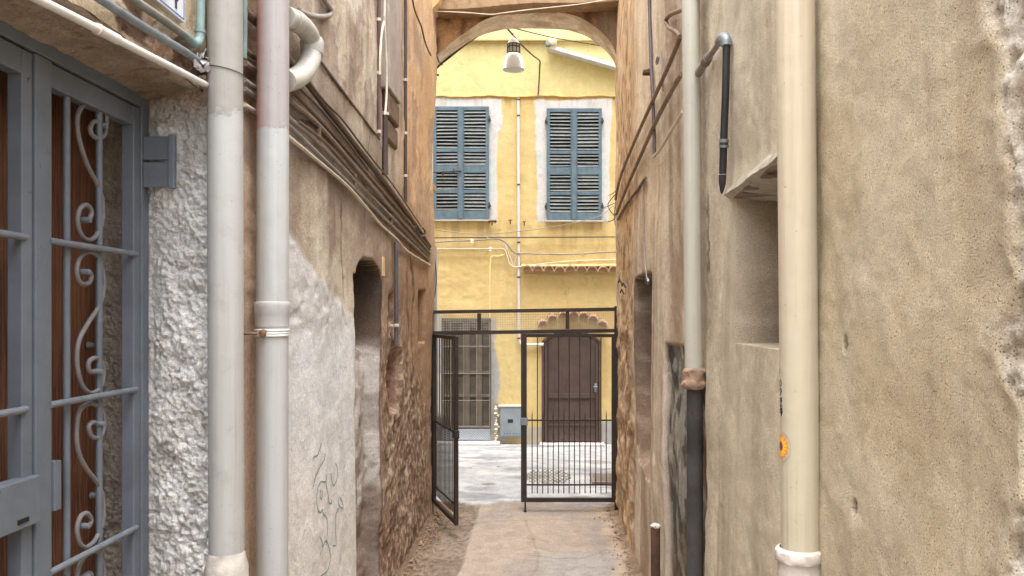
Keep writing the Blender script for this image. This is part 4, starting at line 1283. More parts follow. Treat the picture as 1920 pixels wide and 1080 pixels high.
# facade pipe and cables
fp = thing('facade_pipe', 'slim white pipe running down the yellow facade between the two windows', 'pipe', (FX(972), 12.96, 0))
b = MB(); b.tube([(FX(972), 12.955, FZ(186)), (FX(972.5), 12.955, FZ(400)), (FX(973), 12.955, FZ(634)), (FX(975), 12.955, FZ(643)), (FX(985), 12.955, FZ(646)), (FX(1016), 12.955, FZ(646))], .021, 12); b.build('pipe', m_paint('pale_grey_pipe', C(206, 200, 204), .05, .5, .3, dirt=.2), fp)
for q in (188, 218, 347, 455, 476, 520, 634):
    b = MB(); b.lathe([(.021, .012), (.028, .01), (.028, -.01), (.021, -.012)], (FX(972 + (q - 186) / 450), 12.955, FZ(q)), 12); b.box(FX(972) - .006, FX(972) + .006, 12.96, 13.0, FZ(q) - .006, FZ(q) + .006); b.build('pipe_clip', M_dark, fp)
b = MB(); b.tube([(FX(1012), 12.955, FZ(646)), (FX(1019), 12.955, FZ(645.5))], .029, 10); b.build('elbow', M_whitep, fp)
YC = 12.93
def fc(pts, r, mat, label, y=YC, **k): return cable('cable', label, [Vector((FX(a_), y, FZ(b_))) for a_, b_ in pts], r, mat, 'cables strung on the yellow facade', n=6, **k)
fc([(790, 430), (813, 432), (850, 437), (900, 440), (960, 437), (1050, 425), (1120, 408), (1150, 388), (1190, 370)], .006, M_greyc, 'thin cable sagging below the shuttered windows of the yellow house', y=12.86)
fc([(780, 447), (850, 446.5), (960, 446), (1060, 445.5), (1220, 444.5)], .009, M_dark, 'straight dark cable across the facade just below the sagging one')
fc([(780, 456), (815, 455), (850, 453), (900, 451), (930, 449), (945, 453), (955, 463), (965, 474), (990, 476), (1060, 477.5), (1110, 475), (1155, 473), (1210, 472)], .012, M_greyc, 'grey bundle cable that dips behind the white facade pipe')
fc([(780, 467), (850, 467), (920, 467), (945, 468), (951, 480), (956, 495), (965, 501), (980, 500), (1010, 496), (1060, 491), (1110, 488.5), (1220, 486)], .009, M_cream, 'cream cable looping down to the straight tile hood')
fc([(913, 445), (922, 450), (934, 452), (945, 456), (950, 468)], .009, M_cream, 'short pale cable crossing from the dark cable at the middle of the facade')
fc([(950, 455), (952, 470), (960, 490), (963, 500), (968, 482)], .006, M_cream, 'thin yellowish loop of cable left of the white facade pipe')
fc([(946, 478), (935, 481), (923, 481), (920, 492), (919, 530), (919, 596)], .010, m_paint('yellow_painted_cable', C(226, 200, 140), .06, .8, .3), 'yellow painted cable dropping to the grille door')
for (qx, qy) in ((886, 452), (920, 467)):
    b = MB(); b.lathe([(0, .03), (.022, .025), (.03, 0), (.018, -.02), (.026, -.035), (0, -.045)], (FX(qx), 12.92, FZ(qy)), 12)
    tag(b.build('insulator', m_paint('white_ceramic', C(226, 222, 212), .05, .3, .1)), 'small white ceramic insulator on the %s cable of the facade' % ('upper grey' if qy < 460 else 'lower cream'), 'insulator')

# hanging street lamp
A0 = P(948, 50, y=9.14); A1 = Vector((FX(1012), 12.95, FZ(116)))
dlt = A1 - A0
tl = .125
hang = A0 + dlt * .14
cable('lamp_cable', 'black cable from the arch to the yellow facade carrying the lamp', [A0, A0 + dlt * .14 + Vector((0, 0, -.01)), A0 + dlt * .4 + Vector((0, 0, -.03)), A0 + dlt * .75 + Vector((0, 0, -.02)), A1, Vector((FX(1012), 12.93, FZ(125))), Vector((FX(1011), 12.94, FZ(150))), Vector((FX(1009), 12.94, FZ(181)))], .011, M_black)
cable('cable', 'thin black wire slanting right from the arch above the lamp', [P(962, 52, y=9.14), P(1000, 62, y=10.0), P(1050, 73, y=11.2), P(1127, 86, y=12.9)], .007, M_black)
lp = P(963, 74, y=9.72)
ls = 1493 / 9.72
lamp = thing('street_lamp', 'hanging bell lamp with white glass shade and caged metal neck', 'lamp', lp)
def lz(py): return -(py - 74) / ls
b = MB(); b.lathe([(0, lz(71)), (3.2 / ls, lz(71.5)), (7 / ls, lz(74)), (10 / ls, lz(78)), (11.6 / ls, lz(82)), (11.8 / ls, lz(84)), (10.6 / ls, lz(84.2))], lp, 24)
b.tube([lp + Vector((0, 0, lz(72))), lp + Vector((0, 0, lz(62)))], .008, 8)
b.build('cap', m_paint('lamp_cap_white', C(222, 216, 216), .06, .5, .3, dirt=.2), lamp)
b = MB(); b.lathe([(10.4 / ls, lz(84)), (10.6 / ls, lz(99))], lp, 20); b.build('neck_core', m_paint('neck_core', C(200, 196, 190), .1, .5, .3), lamp)
for i in range(10):
    an = 2 * math.pi * i / 10 + .2
    b = MB(); b.tube([lp + Vector((11.6 / ls * math.cos(an), 11.6 / ls * math.sin(an), lz(83.5))), lp + Vector((12.2 / ls * math.cos(an), 12.2 / ls * math.sin(an), lz(100.5)))], .0055, 6)
    b.build('cage_rib', M_dark, lamp)
b = MB()
for q in (84, 89, 100.3): b.lathe([(11.2 / ls, lz(q - .9)), (12.8 / ls, lz(q - .7)), (12.8 / ls, lz(q + .7)), (11.2 / ls, lz(q + .9))], lp, 24)
b.build('cage_ring', M_dark, lamp)
t = NT('opal_glass')
t.fin((.86, .87, .90), .12, None, spec=.6)
t.b.inputs['Transmission Weight'].default_value = .35
t.b.inputs['Subsurface Weight'].default_value = .0
b = MB(); b.lathe([(11 / ls, lz(100)), (14 / ls, lz(103)), (17.5 / ls, lz(109)), (19.6 / ls, lz(117)), (20.6 / ls, lz(125)), (20.4 / ls, lz(131)), (19.6 / ls, lz(131)), (19.6 / ls, lz(125)), (18.6 / ls, lz(117)), (16.6 / ls, lz(110)), (13 / ls, lz(104)), (10 / ls, lz(101.5))], lp, 36)
b.build('glass_shade', t.mat, lamp)
b = MB(); b.lathe([(0, lz(100)), (4 / ls, lz(102)), (5 / ls, lz(112)), (3 / ls, lz(120)), (0, lz(122))], lp, 14); b.build('bulb', m_paint('bulb_grey', C(180, 180, 176), .05, .3, .1), lamp)

# ------------------------------------------------------------------ iron gate
YG = 8.52
gs_ = F / YG
def GX(px): return (px - VX) / gs_
def GZ(py): return H - (py - VY) / gs_
gate = thing('iron_gate', 'dark brown iron gate with mesh transom and one leaf standing open', 'gate', (-.1, YG, 0))
def gb(name, xa, xb, za, zb, y0=YG - .025, y1=YG + .025, bev=.004, parent=None):
    b = MB(); b.box(GX(xa), GX(xb), y0, y1, GZ(zb), GZ(za), bev)
    return b.build(name, M_iron, parent or gate)
gb('post', 801.5, 812.5, 580, 966, YG - .03, YG + .03)
gb('post', 1152, 1161, 574, 966, YG - .03, YG + .03)
def slant(name, x0, y0a, x1, y1a, th, d=.022):
    b = MB()
    vs = []
    for yy in (YG - d, YG + d):
        vs += [(GX(x0), yy, GZ(y0a)), (GX(x1), yy, GZ(y1a)), (GX(x1), yy, GZ(y1a + th)), (GX(x0), yy, GZ(y0a + th))]
    b.add(vs, [(0, 1, 2, 3), (7, 6, 5, 4), (0, 4, 5, 1), (1, 5, 6, 2), (2, 6, 7, 3), (3, 7, 4, 0)])
    return b.build(name, M_iron, gate)
slant('top_rail', 812.6, 582, 1151.9, 576.5, 6.5)
slant('transom_rail', 812.6, 621, 1151.9, 616.5, 7)
gb('transom_post', 895, 902, 587.6, 619.4, YG - .018, YG + .018)
gb('transom_post', 1060.5, 1067.5, 584.6, 616.8, YG - .018, YG + .018)
mb = MB()
x_ = 815
while x_ < 1151:
    mb.tube([(GX(x_), YG + .004, GZ(622)), (GX(x_), YG + .004, GZ(582))], .0016, 4, caps=False, smooth=False); x_ += 4.4
z_ = 588
while z_ < 622:
    mb.tube([(GX(813), YG + .008, GZ(z_)), (GX(1152), YG + .008, GZ(z_ - 4.5))], .0016, 4, caps=False, smooth=False); z_ += 4.4
tag(mb.build('wire_mesh', m_paint('galvanised_wire', C(150, 146, 138), .1, .5, .1), gate), kind='stuff')

def leaf(hinge, direction, name_label, sgn):
    """hinge: Vector at floor level; direction: unit vector from hinge to free edge; built 1.01 m wide"""
    W = 1.005
    ex = direction
    ey = Vector((-ex.y, ex.x, 0))
    M = Matrix(((ex.x, ey.x, 0, hinge.x), (ex.y, ey.y, 0, hinge.y), (0, 0, 1, 0), (0, 0, 0, 1)))
    zt, zb = GZ(626), GZ(941)
    def bx(b, s0, s1, z0, z1, d=.018, bev=.003): b.box(s0, s1, -d, d, z0, z1, bev, m=M)
    b = MB(); bx(b, W - .062, W, zb, zt); root = b.build('gate_leaf', M_iron, gate); root['label'] = name_label
    b = MB(); bx(b, .0, .036, zb, zt); b.build('hinge_stile', M_iron, root)
    b = MB(); bx(b, .0363, W - .0623, zt - .036, zt); b.build('leaf_top_rail', M_iron, root)
    b = MB(); bx(b, .0363, W - .0623, zb, zb + .045); b.build('leaf_bottom_rail', M_iron, root)
    for zz in (GZ(788), GZ(909)):
        b = MB(); bx(b, .0363, W - .0623, zz - .008, zz + .008, .006, 0); b.build('cross_rail', M_iron, root)
    n = 16
    for i in range(1, n):
        s = .036 + (W - .098) * i / n
        tall = (i % 2 == 0) 
        b = MB()
        z1 = zt - .03 if tall else GZ(779)
        b.tube([M @ Vector((s, 0, GZ(925))), M @ Vector((s, 0, z1))], .0054, 8)
        if not tall: b.tube([M @ Vector((s, 0, z1)), M @ Vector((s, 0, GZ(768)))], [.0054, .001], 8)
        b.build('bar', M_iron, root)
    for zz in (GZ(655), GZ(900)):
        b = MB(); b.tube([M @ Vector((-.014, 0, zz - .06)), M @ Vector((-.014, 0, zz + .06))], .015, 10); b.build('hinge', M_iron, root)
    b = MB(); b.box(W - .075, W + .006, -.024, .024, GZ(797), GZ(783), .004, m=M); b.build('lock', M_steel if sgn > 0 else M_iron, root)
    return root, M, W
hR = Vector((GX(1153), YG, 0)); r1_, MR, W_ = leaf(hR, Vector((-1, 0, 0)), 'closed right gate leaf', 1)
b = MB(); b.tube([MR @ Vector((W_ - .045, 0, GZ(930))), MR @ Vector((W_ - .045, 0, .002))], .009, 8); b.tube([MR @ Vector((W_ - .045, 0, .02)), MR @ Vector((W_ - .045, 0, 0))], .016, 8); b.build('drop_bolt', M_iron, r1_)
hL = Vector((GX(814), YG - .015, 0)); ff = P(855.5, 985, y=7.58); dv = Vector((ff.x, 7.58, 0)) - hL; dv.z = 0; dv.normalize()
leaf(hL, dv, 'left gate leaf swung open towards the viewer', -1)

# iron covers and cobble patch in the street
def cob():
    t = thing('cobble_patch', 'oval patch of rough cobbles set in the street concrete behind the gate', 'paving', (.08, 10.35, .0))
    m = m_paint('cobble_grey', C(132, 126, 118), .3, .9, 1.5, dirt=.5, sc=30)
    rnd = random.Random(3)
    c = P(1027, 895, z=0)
    for iy in range(-5, 6):
        for ix in range(-5, 6):
            x_, y_ = ix * .062 + (iy % 2) * .03, iy * .095
            if (x_ / .30) ** 2 + (y_ / .50) ** 2 > 1: continue
            b = MB()
            r_ = rnd.uniform(.022, .03)
            b.lathe([(0, .016), (r_ * .6, .014), (r_, .004), (r_, -.01)], (c.x + x_, c.y + y_, .005 + rnd.uniform(-.003, .006)), 7, wob=.3)
            b.build('cobble', m, t)
cob()
cv = thing('manhole_cover', 'rectangular rusty iron cover in the street behind the right gate leaf', 'manhole cover', (P(1140, 900, z=0).x, 10.1, 0))
pa_, pb_ = P(1110, 907, z=0), P(1120, 890, z=0)
b = MB(); b.box(pa_.x, pa_.x + .75, pa_.y, pb_.y, -.02, .022, .004); b.build('frame', m_paint('cover_iron', C(120, 108, 100), .2, .8, 1, rust=.2), cv)
b = MB(); b.box(pa_.x + .04, pa_.x + .71, pa_.y + .05, pb_.y - .05, 0, .026, .004); b.build('plate', m_paint('cover_plate', C(104, 94, 88), .25, .75, 2, rust=.3, sc=60), cv)

# ------------------------------------------------------------------ drainpipes
def m_pipe(name, top, bot, zsplit, seam=.01, gloss=.35, dirt=.25, tintx=None):
    t = NT(name)
    xyz = t.sep()
    nz = t.noise(22, 6, rough=.7)
    z = t.math('ADD', xyz[2], t.math('MULTIPLY', t.math('SUBTRACT', nz, .5), .16))
    f = t.ramp(z, zsplit - seam, zsplit + seam)
    c = t.mix(f, bot, top)
    s = t.noise(1, 5, t.scale(t.obj, (34, 34, .8)), .65)
    c = t.mix(t.ramp(s, .42, .72, 0, .6), c, t.mix(1., c, (.80, .77, .75), 'MULTIPLY'))
    d = t.ramp(t.noise(9, 8, rough=.75), .52, .72, 0, dirt)
    c = t.mix(d, c, t.mix(1., c, (.72, .68, .62), 'MULTIPLY'))
    s2 = t.noise(1, 4, t.scale(t.obj, (90, 90, 1.6)), .6)
    c = t.mix(t.math('MULTIPLY', t.ramp(s2, .58, .72, 0, .5), t.ramp(t.noise(3, 3), .42, .6)), c, t.mix(1., c, (.66, .60, .52), 'MULTIPLY'))
    chips = t.ramp(t.noise(75, 4, rough=.6), .66, .70)
    chips = t.math('MULTIPLY', chips, t.ramp(t.noise(6, 3), .42, .58))
    c = t.mix(t.math('MULTIPLY', chips, .7), c, C(128, 118, 110))
    if tintx is not None:
        tm_ = t.ramp(xyz[0], tintx[0], tintx[1])
        tm_ = t.math('MULTIPLY', tm_, f)
        c = t.mix(t.math('MULTIPLY', tm_, .45), c, C(200, 120, 110))
    nor = t.bump(t.noise(5, 4), .35, .012)
    nor = t.bump(t.math('ADD', t.noise(14, 5), t.math('MULTIPLY', chips, -.4)), .4, .005, nor)
    nor = t.bump(f, .5, .002, nor)
    return t.fin(c, gloss, nor, spec=.35)
def pv(px_, xc): return xc / ((px_ - VX) / F)

# 1 : grey painted pipe by the door jamb
y1_ = pv(424, -1.165)
d1 = thing('drainpipe', 'lavender grey painted drainpipe beside the rough white door jamb', 'drainpipe', (-1.165, y1_, 0), 'tall drainpipes of the alley')
b = MB(); b.tube([(-1.163, y1_, H - .93), (-1.166, y1_, H - .2), (-1.168, y1_, H + .5), (-1.175, y1_, 5.4)], .0625, 40)
b.build('pipe', m_pipe('pipe_lavender', C(152, 149, 143), C(172, 172, 170), H + .745, .012, .5, .45), d1)
b = MB(); b.lathe([(.0635, H - .87), (.066, H - .885), (.070, H - .905), (.077, H - .935), (.075, H - 1.0), (.08, H - 1.4), (.09, 0)], (-1.163, y1_, 0), 32, wob=.05)
b.build('cement_collar', M_concrete, d1)
b = MB(); b.tube([(-1.168 + .0645 * math.cos(a_), y1_ + .0645 * math.sin(a_), P(420, 131 + 6 * math.cos(a_), x=-1.165).z) for a_ in [i * 2 * math.pi / 40 for i in range(41)]], .0016, 6, caps=False); b.build('binding_wire', M_dark, d1)

# 2 : white pipe with pinkish top
y2_ = pv(511, -1.135)
d2 = thing('drainpipe', 'white drainpipe with pinkish upper length, second from the door', 'drainpipe', (-1.135, y2_, 0), 'tall drainpipes of the alley')
b = MB(); b.tube([(-1.137, y2_, 0), (-1.136, y2_, H - .1), (-1.134, y2_, H + .3), (-1.130, y2_, 5.7)], .0655, 40)
b.build('pipe', m_pipe('pipe_white_pink', C(164, 157, 156), C(179, 180, 180), H + .787, .008, .4, .2, tintx=(-1.135, -1.19)), d2)
z_ = lambda py: H - (py - 592) / 1493 * y2_
b = MB(); b.lathe([(.066, z_(566)), (.0725, z_(567)), (.0745, z_(572)), (.0725, z_(576)), (.0725, z_(586)), (.070, z_(589)), (.0685, z_(612)), (.066, z_(613))], (-1.1365, y2_, 0), 40)
b.build('collar', m_pipe('collar_white', C(182, 180, 176), C(184, 184, 184), 50, .1, .4, .35), d2)
b = MB()
for q in (619, 624, 628.5): b.lathe([(.068, z_(q - 2.4)), (.0725, z_(q - 1.6)), (.0732, z_(q)), (.0725, z_(q + 1.6)), (.068, z_(q + 2.4))], (-1.1365, y2_, 0), 36, wob=.01)
b.build('clamp', M_whitep, d2)
b = MB(); q0 = P(494, 624, x=-1.10); b.tube(smooth_path([P(456, 626, x=-1.235), P(470, 625, x=-1.20), Vector((-1.175, y2_ - .055, z_(625))), Vector((-1.15, y2_ - .074, z_(625)))], 4), .006, 8)
b.lathe([(0, .018), (.014, .012), (.016, 0), (.012, -.014), (0, -.018)], (-1.150, y2_ - .072, z_(624)), 10, wob=.3)
b.build('wire_tie', m_paint('rusty_tie', C(120, 96, 80), .3, .8, 1, rust=.3, sc=60), d2)

# bent overflow pipe looping behind pipe 2
el = thing('overflow_pipe', 'cream plastic overflow pipe bending in a loop beside the pinkish drainpipe', 'pipe', (-1.11, 3.8, H + .9))
XE = -1.105
def pe(a_, b_): return P(a_, b_, x=XE)
M_el = m_pipe('elbow_cream', C(172, 169, 160), C(176, 173, 165), 50, .1, .42, .6)
b = MB(); b.tube(smooth_path([pe(534, 31), pe(548, 36), pe(563, 45), pe(578, 62), pe(584, 80)], 6), .046, 28); b.build('upper_bend', M_el, el)
b = MB(); b.tube(smooth_path([pe(585, 88), pe(582, 112), pe(570, 134), pe(552, 148), pe(535, 152)], 6), .0475, 28); b.build('lower_bend', M_el, el)
b = MB(); b.tube([pe(583.4, 72), pe(584.3, 78), pe(585, 86), pe(585, 96), pe(584.6, 102)], [.050, .0565, .0565, .0565, .052], 28); b.build('coupling', M_el, el)
b = MB(); b.tube([pe(545, 35.5), pe(556, 41)], .0495, 28); b.build('coupling', M_el, el)
# dark bent pipe above it
cable('bent_pipe', 'dark bent pipe end poking down above the cream overflow loop', [P(a_, b_, x=-1.14) for a_, b_ in ((596, -30), (603, -8), (612, 6), (620, 18), (619, 27), (608, 31), (585, 30), (560, 20))], .014, M_greyc, n=10, cat='pipe')

# 3 : thin grey-green pipe on the right wall
y3_ = 3.95
d3 = thing('drainpipe', 'slender grey green drainpipe in the middle of the right wall', 'drainpipe', (.75, y3_, 0), 'tall drainpipes of the alley')
xa_ = lambda px_: (px_ - VX) / F * y3_
z3 = lambda py: H - (py - 592) / 1493 * y3_
b = MB(); b.tube([(xa_(1301), y3_, z3(712)), (xa_(1299.5), y3_, z3(500)), (xa_(1297), y3_, z3(200)), (xa_(1295), y3_, z3(0)), (xa_(1293), y3_, 5.6)], .0445, 32)
b.build('pipe', m_pipe('pipe_greygreen', C(180, 176, 160), C(178, 175, 162), 50, .1, .45, .3), d3)
b = MB(); b.lathe([(.046, z3(690)), (.052, z3(692)), (.056, z3(696)), (.053, z3(702)), (.054, z3(712)), (.060, z3(716)), (.062, z3(722)), (.054, z3(728)), (.040, z3(730))], (xa_(1301), y3_ , 0), 28, wob=.10)
b.build('cement_collar', m_paint('rusty_collar', C(150, 124, 104), .3, .9, 2, rust=.35, rustcol=C(96, 62, 48), sc=70), d3)
b = MB(); b.tube([(xa_(1304), y3_ + .02, z3(726)), (xa_(1305), y3_ + .02, .0)], .040, 28)
b.build('stained_strip_pipe', m_paint('stained_strip_black', (.045, .042, .042), .45, .85, 1.5, rust=.55, rustcol=(.10, .060, .038), dirt=.5, sc=14), d3)  # pipe shape stands in for a dark stained strip of the wall

# 4 : big cream pipe
y4_ = 2.32
x4 = lambda px_: (px_ - VX) / F * y4_
z4 = lambda py: H - (py - 592) / 1493 * y4_
d4 = thing('drainpipe', 'thick cream drainpipe with sunflower sticker on the right sandy wall', 'drainpipe', (.75, y4_, 0), 'tall drainpipes of the alley')
b = MB(); b.tube([(x4(1500.5), y4_, z4(1040)), (x4(1499), y4_, z4(800)), (x4(1495), y4_, z4(400)), (x4(1491.5), y4_, z4(0)), (x4(1489), y4_, 3.88)], .0545, 48)
b.build('pipe', m_pipe('pipe_cream', C(196, 184, 162), C(192, 183, 162), H + .2, .9, .38, .15), d4)
b = MB(); b.lathe([(.054, z4(1026)), (.060, z4(1027)), (.0665, z4(1031)), (.0675, z4(1044)), (.066, z4(1050)), (.060, z4(1053)), (.0605, z4(1100)), (.0605, 0)], (x4(1497.5), y4_, 0), 40, wob=.012)
b.build('bell_collar', m_paint('mortar_grey_collar', C(198, 190, 182), .15, .75, 1.2, rust=.06, rustcol=C(140, 110, 90), dirt=.5, sc=40), d4)
# sunflower sticker wrapped on the pipe and the felt pen numbers
def wrap(px_c, u, v, r=.0550):
    """u: arc length (m) round the pipe from its left silhouette towards the viewer, v: height"""
    cx = x4(px_c)
    vd = Vector((-cx, -y4_, 0)).normalized()          # towards camera
    sd = Vector((vd.y, -vd.x, 0))                     # sideways
    if sd.x > 0: sd = -sd
    an = math.pi / 2 - u / r
    d_ = vd * math.cos(an) + sd * math.sin(an)
    return Vector((cx + d_.x * r, y4_ + d_.y * r, v))
def petal(b, cu, cv, ang, L, w, r):
    vs = []
    steps = 5
    for i in range(steps + 1):
        t_ = i / steps
        hw = w * math.sin(math.pi * min(.97, .12 + t_ * .85)) 
        for s_ in (-1, 1):
            uu = cu + math.cos(ang) * (.012 + L * t_) - math.sin(ang) * hw * s_
            vv = cv + math.sin(ang) * (.012 + L * t_) + math.cos(ang) * hw * s_
            vs.append(wrap(1499, uu, vv, r))
    b.add(vs, [(2 * i, 2 * i + 1, 2 * i + 3, 2 * i + 2) for i in range(steps)])
cz = z4(836)
su = .020
for rad, mt, lab, off in ((.0552, m_paint('sticker_orange', C(232, 140, 40), .2, .5, .1, sc=60), 0, 0), (.0554, m_paint('sticker_yellow', C(244, 190, 60), .15, .5, .1, sc=60), 1, .2)):
    b = MB()
    for i in range(15):
        petal(b, su, cz, 2 * math.pi * i / 15 + off, .026 if lab == 0 else .019, .0052 if lab == 0 else .0035, rad)
    o = b.build('sunflower_sticker', mt, d4)
b = MB()
vs = [wrap(1499, su, cz, .0557)]
for i in range(20):
    a_ = 2 * math.pi * i / 20
    vs.append(wrap(1499, su + .0135 * math.cos(a_), cz + .0135 * math.sin(a_), .0557))
b.add(vs, [(0, 1 + i, 1 + (i + 1) % 20) for i in range(20)]); b.build('sunflower_centre', m_paint('sticker_brown', C(120, 60, 50), .3, .5, .1, sc=90), d4)
b = MB()
b.tube([wrap(1499, su + .042 * math.cos(a_), cz + .046 * math.sin(a_), .0552) for a_ in [(-80 + 10 * i) * math.pi / 180 for i in range(17)]], .0006, 4); b.build('sticker_outline', m_paint('sticker_green', C(150, 150, 110), .1, .6, .1), d4)
# pen writing 1 0 9 9 8 0 turned sideways, cut by the curve of the pipe
def pen(strokes):
    b = MB()
    for st in strokes:
        b.tube(smooth_path([wrap(1499, u_ + .009, z4(v_), .0553) for u_, v_ in st], 4), .0016, 5)
    b.build('pen_numbers', M_black, d4)
def loop(cv, cu, rv, ru, k=9): return [(cu + ru * math.cos(2 * math.pi * i / k), cv + rv * math.sin(2 * math.pi * i / k)) for i in range(k + 1)]
pen([[(.004, 690), (.005, 701)], loop(718, .011, 6, .006), loop(732, .012, 4.5, .005), [(.016, 732), (.012, 738), (.007, 741)], loop(749, .011, 3.5, .0045), [(.016, 744), (.018, 750), (.012, 756)], loop(762, .014, 4, .005), loop(770, .012, 4, .005), [(.019, 764), (.021, 772), (.014, 779)]])

# ------------------------------------------------------------------ conduits on the left wall
GL = 'conduits running along the left wall'
_rw = random.Random(77)
def lcon(name, pts, r, mat, label, x=-1.135, near=None, n=10):
    pp = [P(a_, b_, x=x) for a_, b_ in pts]
    pp = [P(a_ , b_ + (0 if i_ in (0, len(pts) - 1) else _rw.uniform(-2.2, 2.2)), x=(x if a_ >= 545 else -1.212) + _rw.uniform(-.006, .008)) for i_, (a_, b_) in enumerate(pts)]
    if near: pp = [P(a_, b_, x=near[0]) for a_, b_ in near[1]] + pp
    return cable(name, label, pp, r, mat, GL, k=5, n=n, cat='conduit')
lcon('conduit', [(458, 20), (500, 62), (550, 121), (579, 159), (650, 252), (725, 347), (780, 421), (806, 462)], .018, m_paint('thick_brown_conduit', C(98, 80, 68), .25, .65, .9, dirt=.5, sc=40), 'thickest dark brown conduit, topmost of the bundle on the left wall')
b = MB(); b.tube(smooth_path([P(a_, b_, x=-1.11) for a_, b_ in ((779, 424), (786, 440), (794, 442), (797, 434), (793, 428))], 4), .009, 8); tag(b.build('pipe_hook', M_dark), 'dark iron hook holding the thick conduit near the gate', 'hook')
lcon('conduit', [(458, -70), (520, 10), (575, 82), (607, 124), (660, 193), (711, 261)], .0085, m_paint('dark_thin_conduit', C(92, 82, 76), .2, .6, .6), 'thin dark straight conduit ending below the maroon pipe', x=-1.145)
lcon('conduit', [(458, 92), (500, 128), (560, 182), (640, 268), (700, 338), (760, 408), (806, 468)], .011, M_brownc, 'brown conduit just under the thickest one on the left wall', x=-1.14)
lcon('conduit', [(458, 118), (500, 150), (545, 190), (600, 240), (680, 330), (740, 402), (806, 475)], .014, m_paint('brownish_grey_conduit', C(120, 106, 94), .2, .65, .8, dirt=.5, sc=50), 'brownish grey conduit in the middle of the left wall bundle', x=-1.14)
lcon('conduit', [(458, 150), (500, 180), (545, 222), (600, 272), (680, 352), (740, 414), (806, 484)], .0105, M_greyc, 'upper of the two slim grey conduits above the cream cable', x=-1.14)
lcon('conduit', [(458, 166), (500, 200), (545, 236), (600, 290), (680, 368), (740, 428), (806, 488)], .0105, M_greyc, 'lower of the two slim grey conduits above the cream cable', x=-1.142)
lcon('conduit', [(458, 196), (500, 226), (545, 258), (590, 296), (650, 350), (690, 392), (715, 425), (745, 452), (765, 474), (806, 497)], .0095, M_cream, 'wavy cream cable, lowest of the bundle on the left wall', x=-1.14)
lcon('conduit', [(545, 150), (600, 205), (650, 262), (690, 318)], .007, M_dark, 'short black wire between the thickest conduit and the brown one', x=-1.12)
lcon('conduit', [(575, 150), (612, 192), (640, 222), (672, 262), (700, 300), (740, 352), (790, 425)], .006, M_dark, 'thin black wire lying along the top of the thickest conduit', x=-1.115)
lcon('conduit', [(560, 228), (610, 268), (650, 312), (700, 372), (770, 445), (806, 480)], .007, M_brownc, 'slim brown wire between the grey conduits of the left wall', x=-1.125)
# saddle clips
for (qx, qy, lab) in ((600, 252, 'nearest to the white drainpipe'), (668, 338, 'in the middle of the run'), (735, 412, 'nearest to the gate')):
    c = P(qx, qy, x=-1.13)
    b = MB(); b.box(c.x - .016, c.x + .004, c.y - .010, c.y + .010, c.z - .045, c.z + .04, .004)
    tag(b.build('saddle_clip', M_brownc), 'worn clip on the slim conduits of the left wall, ' + lab, 'clip', 'clips fixing the conduits on the left wall')
# white conduit and pipes over the doorway
def fcon(name, pts, r, mat, label, x=-1.225, n=12, cat='conduit'):
    return cable(name, label, [P(a_, b_, x=x) for a_, b_ in pts], r, mat, GL, k=5, n=n, cat=cat)
wc_ = thing('conduit', 'white plastic conduit running along the edge above the left doorway', 'conduit', (-1.225, 2.4, H + .8), GL)
b = MB(); b.tube([P(a_, b_, x=-1.222) for a_, b_ in ((-60, -78), (70, -2), (130, 28), (190, 58), (250, 90), (310, 120), (372, 152), (400, 166))], .0118, 16); b.build('tube', M_whitep, wc_)
b = MB(); b.tube([P(186, 56, x=-1.222), P(220, 74, x=-1.222)], .0150, 16); b.build('sleeve', M_whitep, wc_)
b = MB(); b.tube([P(181, 53.5, x=-1.222), P(185, 55.5, x=-1.222)], .0165, 16); b.build('clip_ring', M_cream, wc_)
fcon('conduit', [(120, -45), (185, -4), (240, 32), (300, 69), (350, 99), (388, 127)], .0135, m_paint('slate_conduit', C(116, 124, 128), .25, .6, .7, dirt=.55, sc=50), 'slate grey conduit in the middle above the left doorway')
b = MB()
rn = random.Random(5)
for i in range(26):
    c = P(372 + rn.uniform(-8, 20), 112 + rn.uniform(-14, 22), x=-1.215)
    r_ = rn.uniform(.004, .010)
    q_ = [c + Vector((rn.uniform(-.4, .9), rn.uniform(-1, 1), rn.uniform(-1, 1))) * .022 for _ in range(4)]
    b.add(q_, [(0, 1, 2), (1, 2, 3)])
tag(b.build('foil_scrap', m_paint('crumpled_foil', C(190, 188, 190), .3, .35, 1, metal=.5, sc=90)), 'crumpled silvery foil scrap where the slate conduit meets the first drainpipe', 'foil', kind='stuff')
gpipe = thing('copper_pipe', 'verdigris green copper pipe turning up beside the house number tile', 'pipe', (-1.22, 2.7, H + .9))
b = MB(); b.tube([P(a_, b_, x=-1.220) for a_, b_ in ((200, -35), (249, -2), (300, 33), (352, 70))], .0135, 14); b.build('run', m_paint('grey_green_copper', C(120, 122, 116), .25, .6, .8, dirt=.5, sc=40), gpipe)
b = MB(); b.tube(smooth_path([P(a_, b_, x=-1.220) for a_, b_ in ((348, 66), (358, 77), (366, 82), (373, 76), (375, 62))], 4), .0160, 14); b.build('elbow', M_teal, gpipe)
b = MB(); b.tube([P(375, 64, x=-1.22), P(376, 30, x=-1.22), P(378, -60, x=-1.22)], .0145, 14); b.build('riser', M_teal, gpipe)
b = MB(); b.tube([P(375, 62, x=-1.22), P(375.2, 56, x=-1.22)], .0185, 14); b.build('collar', M_teal, gpipe)
cable('riser_pipe', 'pale teal riser pipe glimpsed between the two left drainpipes', [P(457, 110, x=-1.18), P(458, 60, x=-1.18), P(458, -60, x=-1.18)], .012, M_teal, n=12, cat='pipe')
